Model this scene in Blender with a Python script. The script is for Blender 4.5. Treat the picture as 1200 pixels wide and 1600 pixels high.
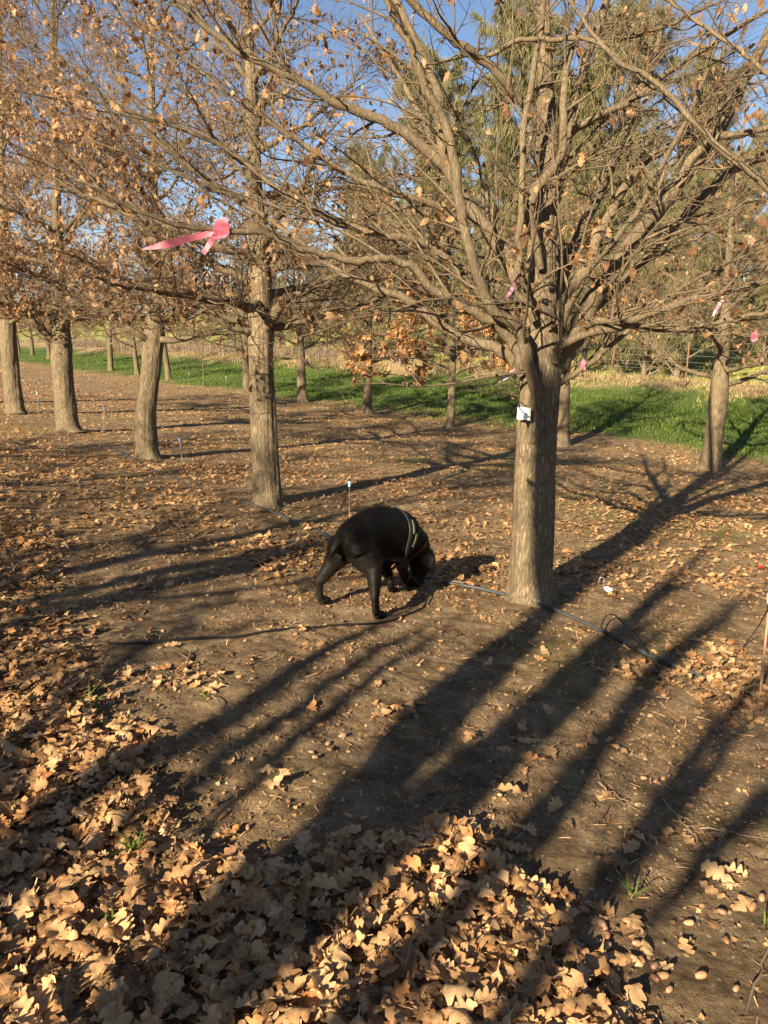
import bpy, bmesh, math, random
import numpy as np
from mathutils import Vector, Matrix
from mathutils.bvhtree import BVHTree

for o in list(bpy.data.objects): bpy.data.objects.remove(o)
scene = bpy.context.scene
COL = scene.collection

# ---------------------------------------------------------------- camera
H = 1.42                       # lens height above the soil underfoot
PITCH = math.radians(13.5)
F = 1202.0                     # focal length in pixels of a 1200 x 1600 frame
cam_d = bpy.data.cameras.new('camera')
cam = bpy.data.objects.new('camera', cam_d); COL.objects.link(cam)
cam_d.sensor_fit = 'VERTICAL'; cam_d.sensor_height = 36.0; cam_d.sensor_width = 27.0
cam_d.lens = 36.0 * F / 1600.0
cam_d.clip_start = 0.05; cam_d.clip_end = 3000
cam.location = (0, 0, H); cam.rotation_euler = (math.pi / 2 - PITCH, 0, 0)
scene.camera = cam
scene.render.resolution_x = 768; scene.render.resolution_y = 1024

# ---------------------------------------------------------------- sky and sun
SUN_EL = math.radians(25.0)
SUN_TO = (0.525, 0.851)        # where the shadows point, on the ground
world = bpy.data.worlds.new("World"); scene.world = world
world.use_nodes = True
wn = world.node_tree.nodes; wl = world.node_tree.links
bg = wn['Background']
sky = wn.new('ShaderNodeTexSky'); sky.sky_type = 'NISHITA'; sky.sun_disc = False
sky.sun_elevation = SUN_EL
sky.sun_rotation = math.atan2(-SUN_TO[0], -SUN_TO[1]) % (2 * math.pi)
sky.air_density = 0.8; sky.dust_density = 0.15; sky.ozone_density = 1.4
wl.new(sky.outputs[0], bg.inputs[0]); bg.inputs[1].default_value = 0.05
sun_d = bpy.data.lights.new('sun', 'SUN'); sun = bpy.data.objects.new('sun', sun_d); COL.objects.link(sun)
sun_d.energy = 5.0; sun_d.angle = math.radians(0.5); sun_d.color = (1.0, 0.84, 0.60)
sdir = Vector((SUN_TO[0] * math.cos(SUN_EL), SUN_TO[1] * math.cos(SUN_EL), -math.sin(SUN_EL)))
sun.rotation_euler = sdir.to_track_quat('-Z', 'Y').to_euler()
vs = scene.view_settings
vs.view_transform = 'Standard'; vs.look = 'None'; vs.exposure = 1.6; vs.gamma = 1; vs.use_curve_mapping = False

# ---------------------------------------------------------------- noise and terrain
_tab = np.random.default_rng(5).random((256, 256))
def vnoise(x, y, s=1.0, seed=0):
    x = np.asarray(x, float) / s + seed * 17.31; y = np.asarray(y, float) / s + seed * 9.77
    xi = np.floor(x).astype(int); yi = np.floor(y).astype(int)
    fx = x - xi; fy = y - yi
    fx = fx * fx * (3 - 2 * fx); fy = fy * fy * (3 - 2 * fy)
    a = _tab[xi & 255, yi & 255]; b = _tab[(xi + 1) & 255, yi & 255]
    c = _tab[xi & 255, (yi + 1) & 255]; d = _tab[(xi + 1) & 255, (yi + 1) & 255]
    return ((a * (1 - fx) + b * fx) * (1 - fy) + (c * (1 - fx) + d * fx) * fy) - 0.5
UX, UY = 0.777, 0.629          # across the rows; the rows themselves run along (-UY, UX)
_uk = np.array([-60, -12, 0, 4.1, 9, 13.6, 16.1, 19, 22.7, 24, 27, 32, 40, 60, 100, 300, 2500])
_zk = np.array([2.6, 1.0, 0, -.435, -.84, -1.15, -1.17, -1.08, -.89, -.74, -.62, -.45, .1, 1.9, 5.0, 14.0, 14.0])
_us = np.linspace(-60, 2500, 25601)
_zs = np.interp(_us, _uk, _zk)
_k = np.hanning(31); _k /= _k.sum()
_zs = np.convolve(np.pad(_zs, 15, mode='edge'), _k, mode='valid')
def zbase(x, y):
    u = x * UX + y * UY
    return np.interp(u, _us, _zs)
TREEBASES = []
def gz(x, y, fine=True):
    x = np.asarray(x, float); y = np.asarray(y, float)
    z = zbase(x, y)
    z = z + 0.05 * vnoise(x, y, 1.7, 1) + 0.025 * vnoise(x, y, .55, 2)
    if fine:
        r = np.hypot(x, y)
        k = np.clip(1.6 - r / 12, .25, 1)
        z = z + (0.018 * vnoise(x, y, .17, 3) + 0.013 * vnoise(x, y, .06, 4) + 0.009 * vnoise(x, y, .03, 6)) * k
    return z
_CP, _SP = math.cos(PITCH), math.sin(PITCH)
def PX(px, py, zc):            # a point seen at that pixel, zc metres deep
    X = (px - 600) / F * zc; Y = (800 - py) / F * zc
    return np.array([X, zc * _CP + Y * _SP, H + Y * _CP - zc * _SP])
def pix(x, y, z):
    zz = z - H
    zc = y * _CP - zz * _SP; Y = y * _SP + zz * _CP
    zc = np.where(np.abs(zc) < 1e-3, 1e-3, zc)
    return 600 + x / zc * F, 800 - Y / zc * F, zc
def GP(px, py, up=0.0):        # the point of the soil under a pixel
    d = PX(px, py, 1.0) - np.array([0, 0, H])
    t0, t = 0.3, 0.3
    while t < 400:
        p = d * t + np.array([0, 0, H])
        if p[2] < gz(p[0], p[1], False): break
        t0 = t; t *= 1.02
    for _ in range(30):
        m = (t0 + t) / 2; p = d * m + np.array([0, 0, H])
        if p[2] < gz(p[0], p[1], False): t = m
        else: t0 = m
    p = d * t + np.array([0, 0, H]); p[2] = float(gz(p[0], p[1])) + up
    return p
def depth_of(p): return float(pix(p[0], p[1], p[2])[2])

# ---------------------------------------------------------------- mesh helpers
def mesh_np(name, V, faces, mat=None, smooth=True, attrs=None, uv=None):
    """faces: list of int arrays, each (k,3) or (k,4)"""
    me = bpy.data.meshes.new(name)
    V = np.asarray(V, np.float32).reshape(-1, 3)
    faces = [np.asarray(f, np.int32) for f in faces if len(f)]
    me.vertices.add(len(V)); me.vertices.foreach_set('co', V.ravel())
    loops = np.concatenate([f.ravel() for f in faces])
    tot = np.concatenate([np.full(len(f), f.shape[1], np.int32) for f in faces])
    st = np.concatenate([[0], np.cumsum(tot)[:-1]]).astype(np.int32)
    me.loops.add(len(loops)); me.loops.foreach_set('vertex_index', loops)
    me.polygons.add(len(tot)); me.polygons.foreach_set('loop_start', st)
    try: me.polygons.foreach_set('loop_total', tot)
    except Exception: pass
    me.polygons.foreach_set('use_smooth', np.full(len(tot), smooth))
    me.update(calc_edges=True)
    for k, a in (attrs or {}).items():
        at = me.attributes.new(k, 'FLOAT', 'POINT'); at.data.foreach_set('value', np.asarray(a, np.float32))
    if uv is not None:
        l = me.uv_layers.new(name='UVMap'); l.data.foreach_set('uv', np.asarray(uv, np.float32)[loops].ravel())
    if mat: me.materials.append(mat)
    me.validate()
    return me
def link(name, me, parent=None, loc=(0, 0, 0)):
    o = bpy.data.objects.new(name, me); COL.objects.link(o)
    if parent: o.parent = parent
    o.location = loc
    return o
def tag(o, label=None, cat=None, group=None, kind=None):
    if label: o['label'] = label
    if cat: o['category'] = cat
    if group: o['group'] = group
    if kind: o['kind'] = kind
    return o
def empty(name, loc, label, cat, group=None):
    o = bpy.data.objects.new(name, None); COL.objects.link(o); o.location = loc; o.empty_display_size = .1
    return tag(o, label, cat, group)
def nrm(v): return v / np.maximum(np.linalg.norm(v, axis=-1, keepdims=True), 1e-9)
def tubes(P, R, S, off=0):
    """P (B,n,3), R (B,n) -> verts, quads; the tip ring is closed by a tiny radius"""
    B, n, _ = P.shape
    T = nrm(np.gradient(P, axis=1)); Tm = nrm(T.mean(1))
    ref = np.where(np.abs(Tm[:, 2:3]) > .8, np.array([[1., 0, 0]]), np.array([[0, 0, 1.]]))
    N1 = nrm(np.cross(T, ref[:, None, :])); N2 = np.cross(T, N1)
    a = np.arange(S) * 2 * math.pi / S
    V = P[:, :, None] + R[:, :, None, None] * (N1[:, :, None] * np.cos(a)[:, None] + N2[:, :, None] * np.sin(a)[:, None])
    base = (np.arange(B) * n * S)[:, None, None] + (np.arange(n - 1) * S)[None, :, None]
    j = np.arange(S)[None, None, :]; j2 = (j + 1) % S
    q = np.stack([base + j, base + j2, base + S + j2, base + S + j], -1).reshape(-1, 4) + off
    return V.reshape(-1, 3), q
class Acc:
    def __init__(s): s.V = []; s.Q = []; s.n = 0; s.T = []; s.U = []
    def tubes(s, P, R, S=5):
        if len(P) == 0: return
        v, q = tubes(P, R, S, s.n); s.V.append(v); s.Q.append(q); s.n += len(v)
    def raw(s, v, f, tint=None, uv=None):
        v = np.asarray(v, float).reshape(-1, 3); s.V.append(v); s.Q.append(np.asarray(f) + s.n); s.n += len(v)
        if tint is not None: s.T.append(np.broadcast_to(tint, (len(v),)).astype(float))
        if uv is not None: s.U.append(uv)
    def build(s, name, mat, parent=None, origin=(0, 0, 0), smooth=True):
        if not s.V: return None
        V = np.concatenate(s.V) - np.asarray(origin)
        att = {'tint': np.concatenate(s.T)} if s.T else None
        uv = np.concatenate(s.U) if s.U else None
        q4 = [f for f in s.Q if f.shape[1] == 4]; q3 = [f for f in s.Q if f.shape[1] == 3]
        fs = ([np.concatenate(q4)] if q4 else []) + ([np.concatenate(q3)] if q3 else [])
        return link(name, mesh_np(name, V, fs, mat, smooth, att, uv), parent)
def crom(pts, n):
    pts = np.asarray(pts, float)
    if len(pts) == 2: pts = np.array([pts[0], (pts[0] + pts[1]) / 2, pts[1]])
    p = np.concatenate([[2 * pts[0] - pts[1]], pts, [2 * pts[-1] - pts[-2]]])
    t = np.linspace(0, len(pts) - 1 - 1e-6, n); i = t.astype(int); f = (t - i)[:, None]
    a, b, c, d = p[i], p[i + 1], p[i + 2], p[i + 3]
    return .5 * (2 * b + (c - a) * f + (2 * a - 5 * b + 4 * c - d) * f ** 2 + (3 * b - a - 3 * c + d) * f ** 3)

# ---------------------------------------------------------------- materials
def newmat(name):
    m = bpy.data.materials.new(name); m.use_nodes = True
    nt = m.node_tree; b = nt.nodes['Principled BSDF']
    b.inputs['Roughness'].default_value = .8
    b.inputs['Specular IOR Level'].default_value = .25
    return m, nt, b
def N(nt, t, **kw):
    n = nt.nodes.new(t)
    for k, v in kw.items(): setattr(n, k, v)
    return n
def ramp(nt, fac, stops):
    r = N(nt, 'ShaderNodeValToRGB'); e = r.color_ramp.elements
    while len(e) < len(stops): e.new(.5)
    for i, (p, c) in enumerate(stops): e[i].position = p; e[i].color = (*c, 1)
    if fac is not None: nt.links.new(fac, r.inputs[0])
    return r.outputs[0]
def noise(nt, vec, scale, detail=4, rough=.55):
    n = N(nt, 'ShaderNodeTexNoise'); n.inputs['Scale'].default_value = scale
    n.inputs['Detail'].default_value = detail; n.inputs['Roughness'].default_value = rough
    if vec is not None: nt.links.new(vec, n.inputs['Vector'])
    return n.outputs[0]
def mixc(nt, f, a, b, mode='MIX'):
    m = N(nt, 'ShaderNodeMix', data_type='RGBA', blend_type=mode)
    for s, v in ((0, f), (6, a), (7, b)):
        if isinstance(v, (int, float)): m.inputs[s].default_value = v
        elif isinstance(v, tuple): m.inputs[s].default_value = (*v, 1)
        else: nt.links.new(v, m.inputs[s])
    return m.outputs[2]
def math_n(nt, op, a, b=None, c=None):
    m = N(nt, 'ShaderNodeMath', operation=op)
    for i, v in enumerate((a, b, c)):
        if v is None: continue
        if isinstance(v, (int, float)): m.inputs[i].default_value = v
        else: nt.links.new(v, m.inputs[i])
    return m.outputs[0]
def bump(nt, b, h, s, d=.01):
    n = N(nt, 'ShaderNodeBump'); n.inputs['Strength'].default_value = s; n.inputs['Distance'].default_value = d
    nt.links.new(h, n.inputs['Height']); nt.links.new(n.outputs[0], b.inputs['Normal']); return n
def coords(nt, scale=(1, 1, 1), kind='Object'):
    tc = N(nt, 'ShaderNodeTexCoord'); mp = N(nt, 'ShaderNodeMapping'); mp.inputs['Scale'].default_value = scale
    nt.links.new(tc.outputs[kind], mp.inputs[0]); return mp.outputs[0]
def attr(nt, name):
    a = N(nt, 'ShaderNodeAttribute', attribute_name=name); return a.outputs['Fac']

def plain(name, col, rough=.6, spec=.3, metal=0, var=.15):
    m, nt, b = newmat(name)
    v = noise(nt, coords(nt), 35, 3)
    c1 = tuple(x * (1 - var) for x in col); c2 = tuple(min(1, x * (1 + var)) for x in col)
    nt.links.new(ramp(nt, v, [(.3, c1), (.7, c2)]), b.inputs['Base Color'])
    b.inputs['Roughness'].default_value = rough; b.inputs['Specular IOR Level'].default_value = spec
    b.inputs['Metallic'].default_value = metal
    return m
def bark_mat(name, lo, mid, hi, sc=1.0, strength=.8):
    m, nt, b = newmat(name)
    v1 = coords(nt, (46 * sc, 46 * sc, 5 * sc)); big = coords(nt, (3, 3, 1.2))
    wob = noise(nt, coords(nt, (9, 9, 3)), 1.0, 3)
    vm = N(nt, 'ShaderNodeVectorMath', operation='ADD'); nt.links.new(v1, vm.inputs[0])
    vs_ = N(nt, 'ShaderNodeVectorMath', operation='SCALE'); nt.links.new(wob, vs_.inputs[0]); vs_.inputs['Scale'].default_value = 2.4
    nt.links.new(vs_.outputs[0], vm.inputs[1])
    vo = N(nt, 'ShaderNodeTexVoronoi', feature='DISTANCE_TO_EDGE'); vo.inputs['Scale'].default_value = 1.0
    nt.links.new(vm.outputs[0], vo.inputs['Vector'])
    fur = math_n(nt, 'MINIMUM', math_n(nt, 'MULTIPLY', vo.outputs['Distance'], 3.2), 1.0)
    n1 = noise(nt, vm.outputs[0], 1.3, 7, .65)
    n2 = noise(nt, coords(nt, (70 * sc, 70 * sc, 26 * sc)), 1.0, 6, .7)
    h = math_n(nt, 'ADD', math_n(nt, 'MULTIPLY', fur, .22), math_n(nt, 'ADD', math_n(nt, 'MULTIPLY', n1, .75), math_n(nt, 'MULTIPLY', n2, .55)))
    c = ramp(nt, h, [(.42, lo), (.8, mid), (1.1 if False else 1.0, hi)])
    p = noise(nt, big, 1.0, 4)
    c = mixc(nt, .8, c, ramp(nt, p, [(.35, (.72, .70, .66)), (.65, (1.15, 1.1, 1.0))]), 'MULTIPLY')
    nt.links.new(c, b.inputs['Base Color']); b.inputs['Roughness'].default_value = .9
    b.inputs['Specular IOR Level'].default_value = .12
    bump(nt, b, h, strength, .012)
    return m
M_BARK = bark_mat('oak_bark', (.044, .034, .023), (.165, .130, .086), (.29, .235, .16))
M_LIMB = bark_mat('limb_bark', (.062, .047, .032), (.150, .118, .078), (.25, .205, .14), 1.6, .5)
def twig_mat(name, a, b_):
    m, nt, b = newmat(name)
    nt.links.new(ramp(nt, noise(nt, coords(nt), 2.2, 3), [(.35, a), (.65, b_)]), b.inputs['Base Color'])
    b.inputs['Roughness'].default_value = .75; return m
M_TWIG = twig_mat('twig_bark', (.10, .070, .045), (.215, .155, .10))

def leaf_nodes(m, nt, b, colsock, veins=True, trans=.25):
    uv = N(nt, 'ShaderNodeUVMap'); sep = N(nt, 'ShaderNodeSeparateXYZ'); nt.links.new(uv.outputs[0], sep.inputs[0])
    mott = noise(nt, coords(nt, (1, 1, 1), 'Object'), 45, 4)
    col = mixc(nt, .7, colsock, ramp(nt, mott, [(.3, (.66, .62, .58)), (.65, (1.12, 1.1, 1.08))]), 'MULTIPLY')
    sp = noise(nt, coords(nt, (1, 1, 1), 'Object'), 9, 5, .7)
    col = mixc(nt, .8, col, ramp(nt, sp, [(.36, (.50, .42, .36)), (.46, (1, 1, 1)), (.62, (1.0, .98, .95)), (.72, (1.15, 1.1, 1.05))]), 'MULTIPLY')
    if veins:
        ax = math_n(nt, 'ABSOLUTE', sep.outputs[0])
        mid = math_n(nt, 'LESS_THAN', ax, .05)
        w = math_n(nt, 'SINE', math_n(nt, 'MULTIPLY', math_n(nt, 'SUBTRACT', sep.outputs[1], math_n(nt, 'MULTIPLY', ax, .22)), 52.0))
        sv = math_n(nt, 'GREATER_THAN', w, .93)
        vein = math_n(nt, 'MAXIMUM', mid, math_n(nt, 'MULTIPLY', sv, .6))
        col = mixc(nt, math_n(nt, 'MULTIPLY', vein, .5), col, (.62, .44, .26))
        hh = math_n(nt, 'ADD', math_n(nt, 'MULTIPLY', vein, .6), mott)
        bump(nt, b, hh, .5, .004)
    nt.links.new(col, b.inputs['Base Color']); b.inputs['Roughness'].default_value = .62
    b.inputs['Specular IOR Level'].default_value = .3
    tr = N(nt, 'ShaderNodeBsdfTranslucent'); nt.links.new(col, tr.inputs[0])
    mx = N(nt, 'ShaderNodeMixShader'); mx.inputs[0].default_value = trans
    nt.links.new(b.outputs[0], mx.inputs[1]); nt.links.new(tr.outputs[0], mx.inputs[2])
    nt.links.new(mx.outputs[0], nt.nodes['Material Output'].inputs[0])
LEAFR = [(0.0, (.10, .050, .024)), (.2, (.24, .128, .056)), (.42, (.40, .235, .105)), (.62, (.50, .310, .150)),
         (.78, (.60, .405, .215)), (.88, (.54, .27, .10)), (1.0, (.40, .165, .06))]
m, nt, b = newmat('dry_leaf_litter'); leaf_nodes(m, nt, b, ramp(nt, attr(nt, 'tint'), LEAFR), True, .2); M_LITTER = m
m, nt, b = newmat('fallen_leaf'); oi = N(nt, 'ShaderNodeObjectInfo'); leaf_nodes(m, nt, b, oi.outputs['Color'], True, .2); M_LEAF = m
m, nt, b = newmat('hanging_leaf'); leaf_nodes(m, nt, b, ramp(nt, attr(nt, 'tint'), [(0, (.17, .080, .034)), (.5, (.37, .215, .105)), (1, (.54, .36, .20))]), False, .4); M_HANG = m
m, nt, b = newmat('orange_leaf'); leaf_nodes(m, nt, b, ramp(nt, attr(nt, 'tint'), [(0, (.28, .13, .05)), (.5, (.56, .31, .13)), (1, (.70, .46, .23))]), False, .4); M_ORANGE = m
def ramp_col(t):
    for (p0, c0), (p1, c1) in zip(LEAFR, LEAFR[1:]):
        if t <= p1:
            k = (t - p0) / (p1 - p0); return tuple(c0[i] * (1 - k) + c1[i] * k for i in range(3))
    return LEAFR[-1][1]
def blade_mat(name, a, b_, c_):
    m, nt, b = newmat(name)
    col = ramp(nt, attr(nt, 'tint'), [(0, a), (.5, b_), (1, c_)])
    nt.links.new(col, b.inputs['Base Color']); b.inputs['Roughness'].default_value = .5
    tr = N(nt, 'ShaderNodeBsdfTranslucent'); nt.links.new(col, tr.inputs[0])
    mx = N(nt, 'ShaderNodeMixShader'); mx.inputs[0].default_value = .35
    nt.links.new(b.outputs[0], mx.inputs[1]); nt.links.new(tr.outputs[0], mx.inputs[2])
    nt.links.new(mx.outputs[0], nt.nodes['Material Output'].inputs[0]); return m
M_GRASS = blade_mat('green_grass', (.045, .085, .012), (.095, .155, .026), (.19, .24, .05))
M_DRYG = blade_mat('dry_grass', (.20, .14, .065), (.36, .27, .13), (.48, .38, .20))
M_MEAD = blade_mat('meadow_blades', (.16, .16, .04), (.34, .31, .10), (.46, .40, .16))
M_REED = blade_mat('reed_stalks', (.16, .11, .07), (.28, .21, .14), (.40, .31, .21))
M_NEEDLE = blade_mat('casuarina_needles', (.095, .092, .040), (.200, .188, .085), (.34, .31, .16))

# soil
m, nt, b = newmat('soil')
P3 = coords(nt, (1, 1, 1), 'Object')
big = noise(nt, P3, .9, 5); med = noise(nt, P3, 7, 6, .62); fin = noise(nt, P3, 55, 7, .7); vf = noise(nt, P3, 240, 4, .7)
c = ramp(nt, med, [(.30, (.115, .078, .045)), (.5, (.235, .165, .098)), (.72, (.36, .270, .165))])
c = mixc(nt, .75, c, ramp(nt, big, [(.35, (.74, .72, .70)), (.65, (1.18, 1.15, 1.1))]), 'MULTIPLY')
c = mixc(nt, .85, c, ramp(nt, fin, [(.33, (.55, .52, .5)), (.5, (1, 1, 1)), (.68, (1.3, 1.28, 1.22))]), 'MULTIPLY')
vo = N(nt, 'ShaderNodeTexVoronoi'); vo.inputs['Scale'].default_value = 42; nt.links.new(P3, vo.inputs['Vector'])
sepc = N(nt, 'ShaderNodeSeparateColor'); nt.links.new(vo.outputs['Color'], sepc.inputs[0])
fleck = math_n(nt, 'MULTIPLY', math_n(nt, 'LESS_THAN', vo.outputs['Distance'], .26), math_n(nt, 'GREATER_THAN', sepc.outputs[0], .80))
c = mixc(nt, math_n(nt, 'MULTIPLY', fleck, .75), c, ramp(nt, sepc.outputs[1], [(0, (.20, .12, .07)), (.5, (.40, .28, .17)), (1, (.50, .42, .32))]))
moss = math_n(nt, 'MULTIPLY', attr(nt, 'moss'), ramp(nt, fin, [(.38, (0, 0, 0)), (.56, (1, 1, 1))]))
c = mixc(nt, moss, c, ramp(nt, vf, [(.35, (.10, .12, .025)), (.7, (.30, .30, .06))]))
c = mixc(nt, attr(nt, 'litter'), c, ramp(nt, fin, [(.35, (.12, .078, .040)), (.5, (.32, .220, .115)), (.65, (.50, .36, .19))]))
c = mixc(nt, attr(nt, 'green'), c, ramp(nt, med, [(.3, (.035, .06, .014)), (.5, (.07, .11, .025)), (.7, (.15, .14, .06))]))
c = mixc(nt, attr(nt, 'dry'), c, ramp(nt, noise(nt, P3, 2.1, 6, .65), [(.3, (.22, .14, .075)), (.5, (.36, .25, .135)), (.7, (.42, .34, .17))]))
c = mixc(nt, attr(nt, 'meadow'), c, ramp(nt, noise(nt, P3, 1.1, 6, .65), [(.3, (.14, .16, .035)), (.5, (.30, .31, .08)), (.72, (.46, .43, .15))]))
nt.links.new(c, b.inputs['Base Color']); b.inputs['Roughness'].default_value = .95; b.inputs['Specular IOR Level'].default_value = .1
hh = math_n(nt, 'ADD', math_n(nt, 'MULTIPLY', fin, 1.0), math_n(nt, 'ADD', math_n(nt, 'MULTIPLY', vf, .35), math_n(nt, 'MULTIPLY', fleck, .35)))
bump(nt, b, hh, 1.0, .022)
M_SOIL = m

# ---------------------------------------------------------------- where the litter lies
_ly = [700, 800, 900, 1000, 1100, 1200, 1280, 1330, 1360, 1385, 1450, 1500, 1600, 2200]
_lx = [-300, 20, 90, 140, 165, 225, 280, 330, 440, 800, 850, 900, 985, 1300]
PATCH = [(660, 1345, 140, 45, .9), (1110, 1055, 110, 40, 1.0), (1190, 1085, 60, 40, 1), (700, 885, 75, 26, .9), (455, 865, 62, 32, .75), (900, 885, 40, 22, .7),
         (610, 1110, 45, 20, .18), (425, 1205, 30, 30, .05), (1120, 1375, 35, 22, .12), (1000, 1500, 120, 60, .10), (290, 1060, 70, 22, .35), (820, 1170, 90, 35, .06),
         (250, 750, 90, 22, .55), (900, 790, 120, 40, .35), (1100, 860, 120, 40, .3), (60, 780, 120, 60, .5), (620, 690, 140, 25, .4), (1000, 1050, 60, 25, .6)]
def litter_density(x, y, z):
    px, py, zc = pix(x, y, z)
    e = 45 * vnoise(x, y, .25, 31) * 2 + 60 * vnoise(x, y, .8, 33)
    lim = np.interp(py, _ly, _lx)
    d = 1 / (1 + np.exp(-(lim + e - px) / 14.0))
    d = np.where(zc < .2, .6, d)
    for cx, cy, rx, ry, a in PATCH:
        q = ((px - cx) / rx) ** 2 + ((py - cy) / ry) ** 2
        d = np.maximum(d, a * np.clip(1.6 - q + 2.0 * vnoise(x, y, .2, 35), 0, 1))
    far = np.clip((zc - 5.2) / 2.5, 0, 1)
    st = np.clip(.5 + 2.6 * (vnoise(x, y, .9, 37) + .6 * vnoise(x, y, .3, 38)), 0, 1)
    d = np.maximum(d, far * (.20 + .75 * st))
    d = np.maximum(d, .006 + .02 * np.clip(2 * vnoise(x, y, .5, 40) + .2, 0, 1))
    u = x * UX + y * UY
    return np.clip(d, 0, 1) * np.clip((17.2 - u) / 1.2, 0, 1)
MOSS = [(1090, 1000, 130, 35, .25), (870, 1035, 60, 40, .35), (1140, 1275, 110, 16, .30), (1180, 1280, 50, 12, .5), (640, 720, 90, 10, .5), (760, 730, 120, 14, .5), (960, 800, 130, 35, .5), (890, 780, 60, 20, .5),
        (1110, 830, 90, 22, .8), (22, 672, 40, 8, .9), (150, 656, 30, 8, .5), (300, 640, 60, 10, .4), (480, 810, 60, 16, .3), (560, 800, 90, 14, .35), (1100, 770, 90, 25, .3)]
def moss_mask(x, y, z):
    px, py, zc = pix(x, y, z); d = np.zeros_like(px)
    for cx, cy, rx, ry, a in MOSS:
        q = ((px - cx) / rx) ** 2 + ((py - cy) / ry) ** 2
        d = np.maximum(d, a * np.exp(-q))
    return np.where(zc > .2, d * np.clip(.9 + 1.6 * vnoise(x, y, .35, 44), 0, 1.3), 0)

# ---------------------------------------------------------------- ground sheet
def graded(lo, hi, c0, c1, s0, g):
    a = list(np.arange(c0, c1, s0))
    s = s0; v = c1
    up = []
    while v < hi: up.append(v); s *= g; v += s
    up.append(hi)
    s = s0; v = c0; dn = []
    while v > lo: s *= g; v -= s; dn.append(max(v, lo))
    return np.array(dn[::-1] + a + up)
xs = graded(-1500, 1500, -1.7, 2.0, .014, 1.045); ys = graded(-60, 2300, 1.0, 4.2, .014, 1.03)
XX, YY = np.meshgrid(xs, ys, indexing='ij')
ZZ = gz(XX, YY)
UU = XX * UX + YY * UY
# grass strip is lumpy, bank under the fence is lumpy
ZZ = ZZ + np.clip(1 - np.abs(UU - 19.6) / 4, 0, 1) * .12 * (vnoise(XX, YY, .5, 51) + .5) + np.clip(1 - np.abs(UU - 25.0) / 2.5, 0, 1) * (.30 + .5 * vnoise(XX, YY, 1.6, 52) + .2 * vnoise(XX, YY, .5, 53))
ni, nj = XX.shape
I = np.arange(ni * nj).reshape(ni, nj)
q = np.stack([I[:-1, :-1], I[1:, :-1], I[1:, 1:], I[:-1, 1:]], -1).reshape(-1, 4)
ss = lambda a, b_, x: np.clip((x - a) / (b_ - a), 0, 1)
edge = 2.4 * vnoise(XX, YY, 1.6, 55) + 1.6 * vnoise(XX, YY, .4, 56)
green = ss(15.6, 16.6, UU + edge) * (1 - ss(23.6, 24.4, UU + edge * .6))
dry = ss(23.6, 24.4, UU + edge * .6) * (1 - ss(26.5, 28.5, UU + edge))
meadow = ss(26.5, 28.5, UU + edge)
ld = litter_density(XX, YY, ZZ)
attrs = {'green': green.ravel(), 'dry': dry.ravel(), 'meadow': meadow.ravel(), 'litter': (np.clip(ld - .15, 0, 1) * .9).ravel(),
         'moss': (moss_mask(XX, YY, ZZ)).ravel()}
tag(link('ground', mesh_np('ground', np.stack([XX, YY, ZZ], -1), [q], M_SOIL, True, attrs)), kind='structure')

# ---------------------------------------------------------------- leaf shapes
def oak_leaf(rng, L=.1, ns=35, cols=5, crumple=0):
    t = np.linspace(0, 1, ns)
    env = np.sin(np.pi * np.clip(t, 0, 1) ** 1.35) ** .7 * .265 + .02
    env[t < .1] *= .35
    nl = rng.uniform(3.9, 5.2); ph = rng.uniform(0, .6)
    out = []
    for side in (-1, 1):
        lob = .40 + .62 * np.abs(np.sin(np.pi * (nl * t ** .92 + ph + (.12 if side > 0 else 0)))) ** .8
        out.append(env * lob * rng.uniform(.9, 1.1))
    cc = np.linspace(-1, 1, cols)
    V = np.zeros((ns, cols, 3)); UV = np.zeros((ns, cols, 2))
    bendl = rng.uniform(-1.6, 2.0); cup = rng.uniform(-1.0, 1.3) if not crumple else rng.choice([-1, 1]) * rng.uniform(1.4, 2.3); tw = rng.uniform(-.7, .7); ph1, ph2 = rng.uniform(0, 6, 2)
    for j, k in enumerate(cc):
        w = out[0] if k < 0 else out[1]
        x = k * w; ylen = t + .05 * abs(k) * np.sin(np.pi * t)
        z = cup * x * x * 1.5 + .035 * abs(k) * np.sin(t * 17 + ph1 + 2 * k) + bendl * .35 * (t - .5) ** 2 + tw * x * (t - .5) + .03 * np.sin(t * 7 + ph2)
        V[:, j] = np.stack([x, ylen, z], -1); UV[:, j] = np.stack([np.full(ns, k), t], -1)
    V[:, :, 1] -= .5
    J = np.arange(ns * cols).reshape(ns, cols)
    f = np.stack([J[:-1, :-1], J[:-1, 1:], J[1:, 1:], J[1:, :-1]], -1).reshape(-1, 4)
    # the stalk
    s = np.array([[-.012, -.62, .02], [.012, -.62, .02], [.014, -.47, 0], [-.014, -.47, 0]]); s[:, 2] += bendl * .35 * .25
    V = np.concatenate([V.reshape(-1, 3), s]); UV = np.concatenate([UV.reshape(-1, 2), [[0, 0]] * 4])
    f = np.concatenate([f, [[len(V) - 4, len(V) - 3, len(V) - 2, len(V) - 1]]])
    V[:, 2] -= V[:, 2].min() * .6
    return V * L, f, UV
lr = np.random.default_rng(11)
LEAFV = [oak_leaf(lr, 1.0) for _ in range(12)] + [oak_leaf(lr, .95, crumple=1) for _ in range(5)]
LOWV = [oak_leaf(lr, 1.0, 9, 3) for _ in range(8)]
MIDV = [oak_leaf(lr, 1.0, 16, 3) for _ in range(8)]
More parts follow.
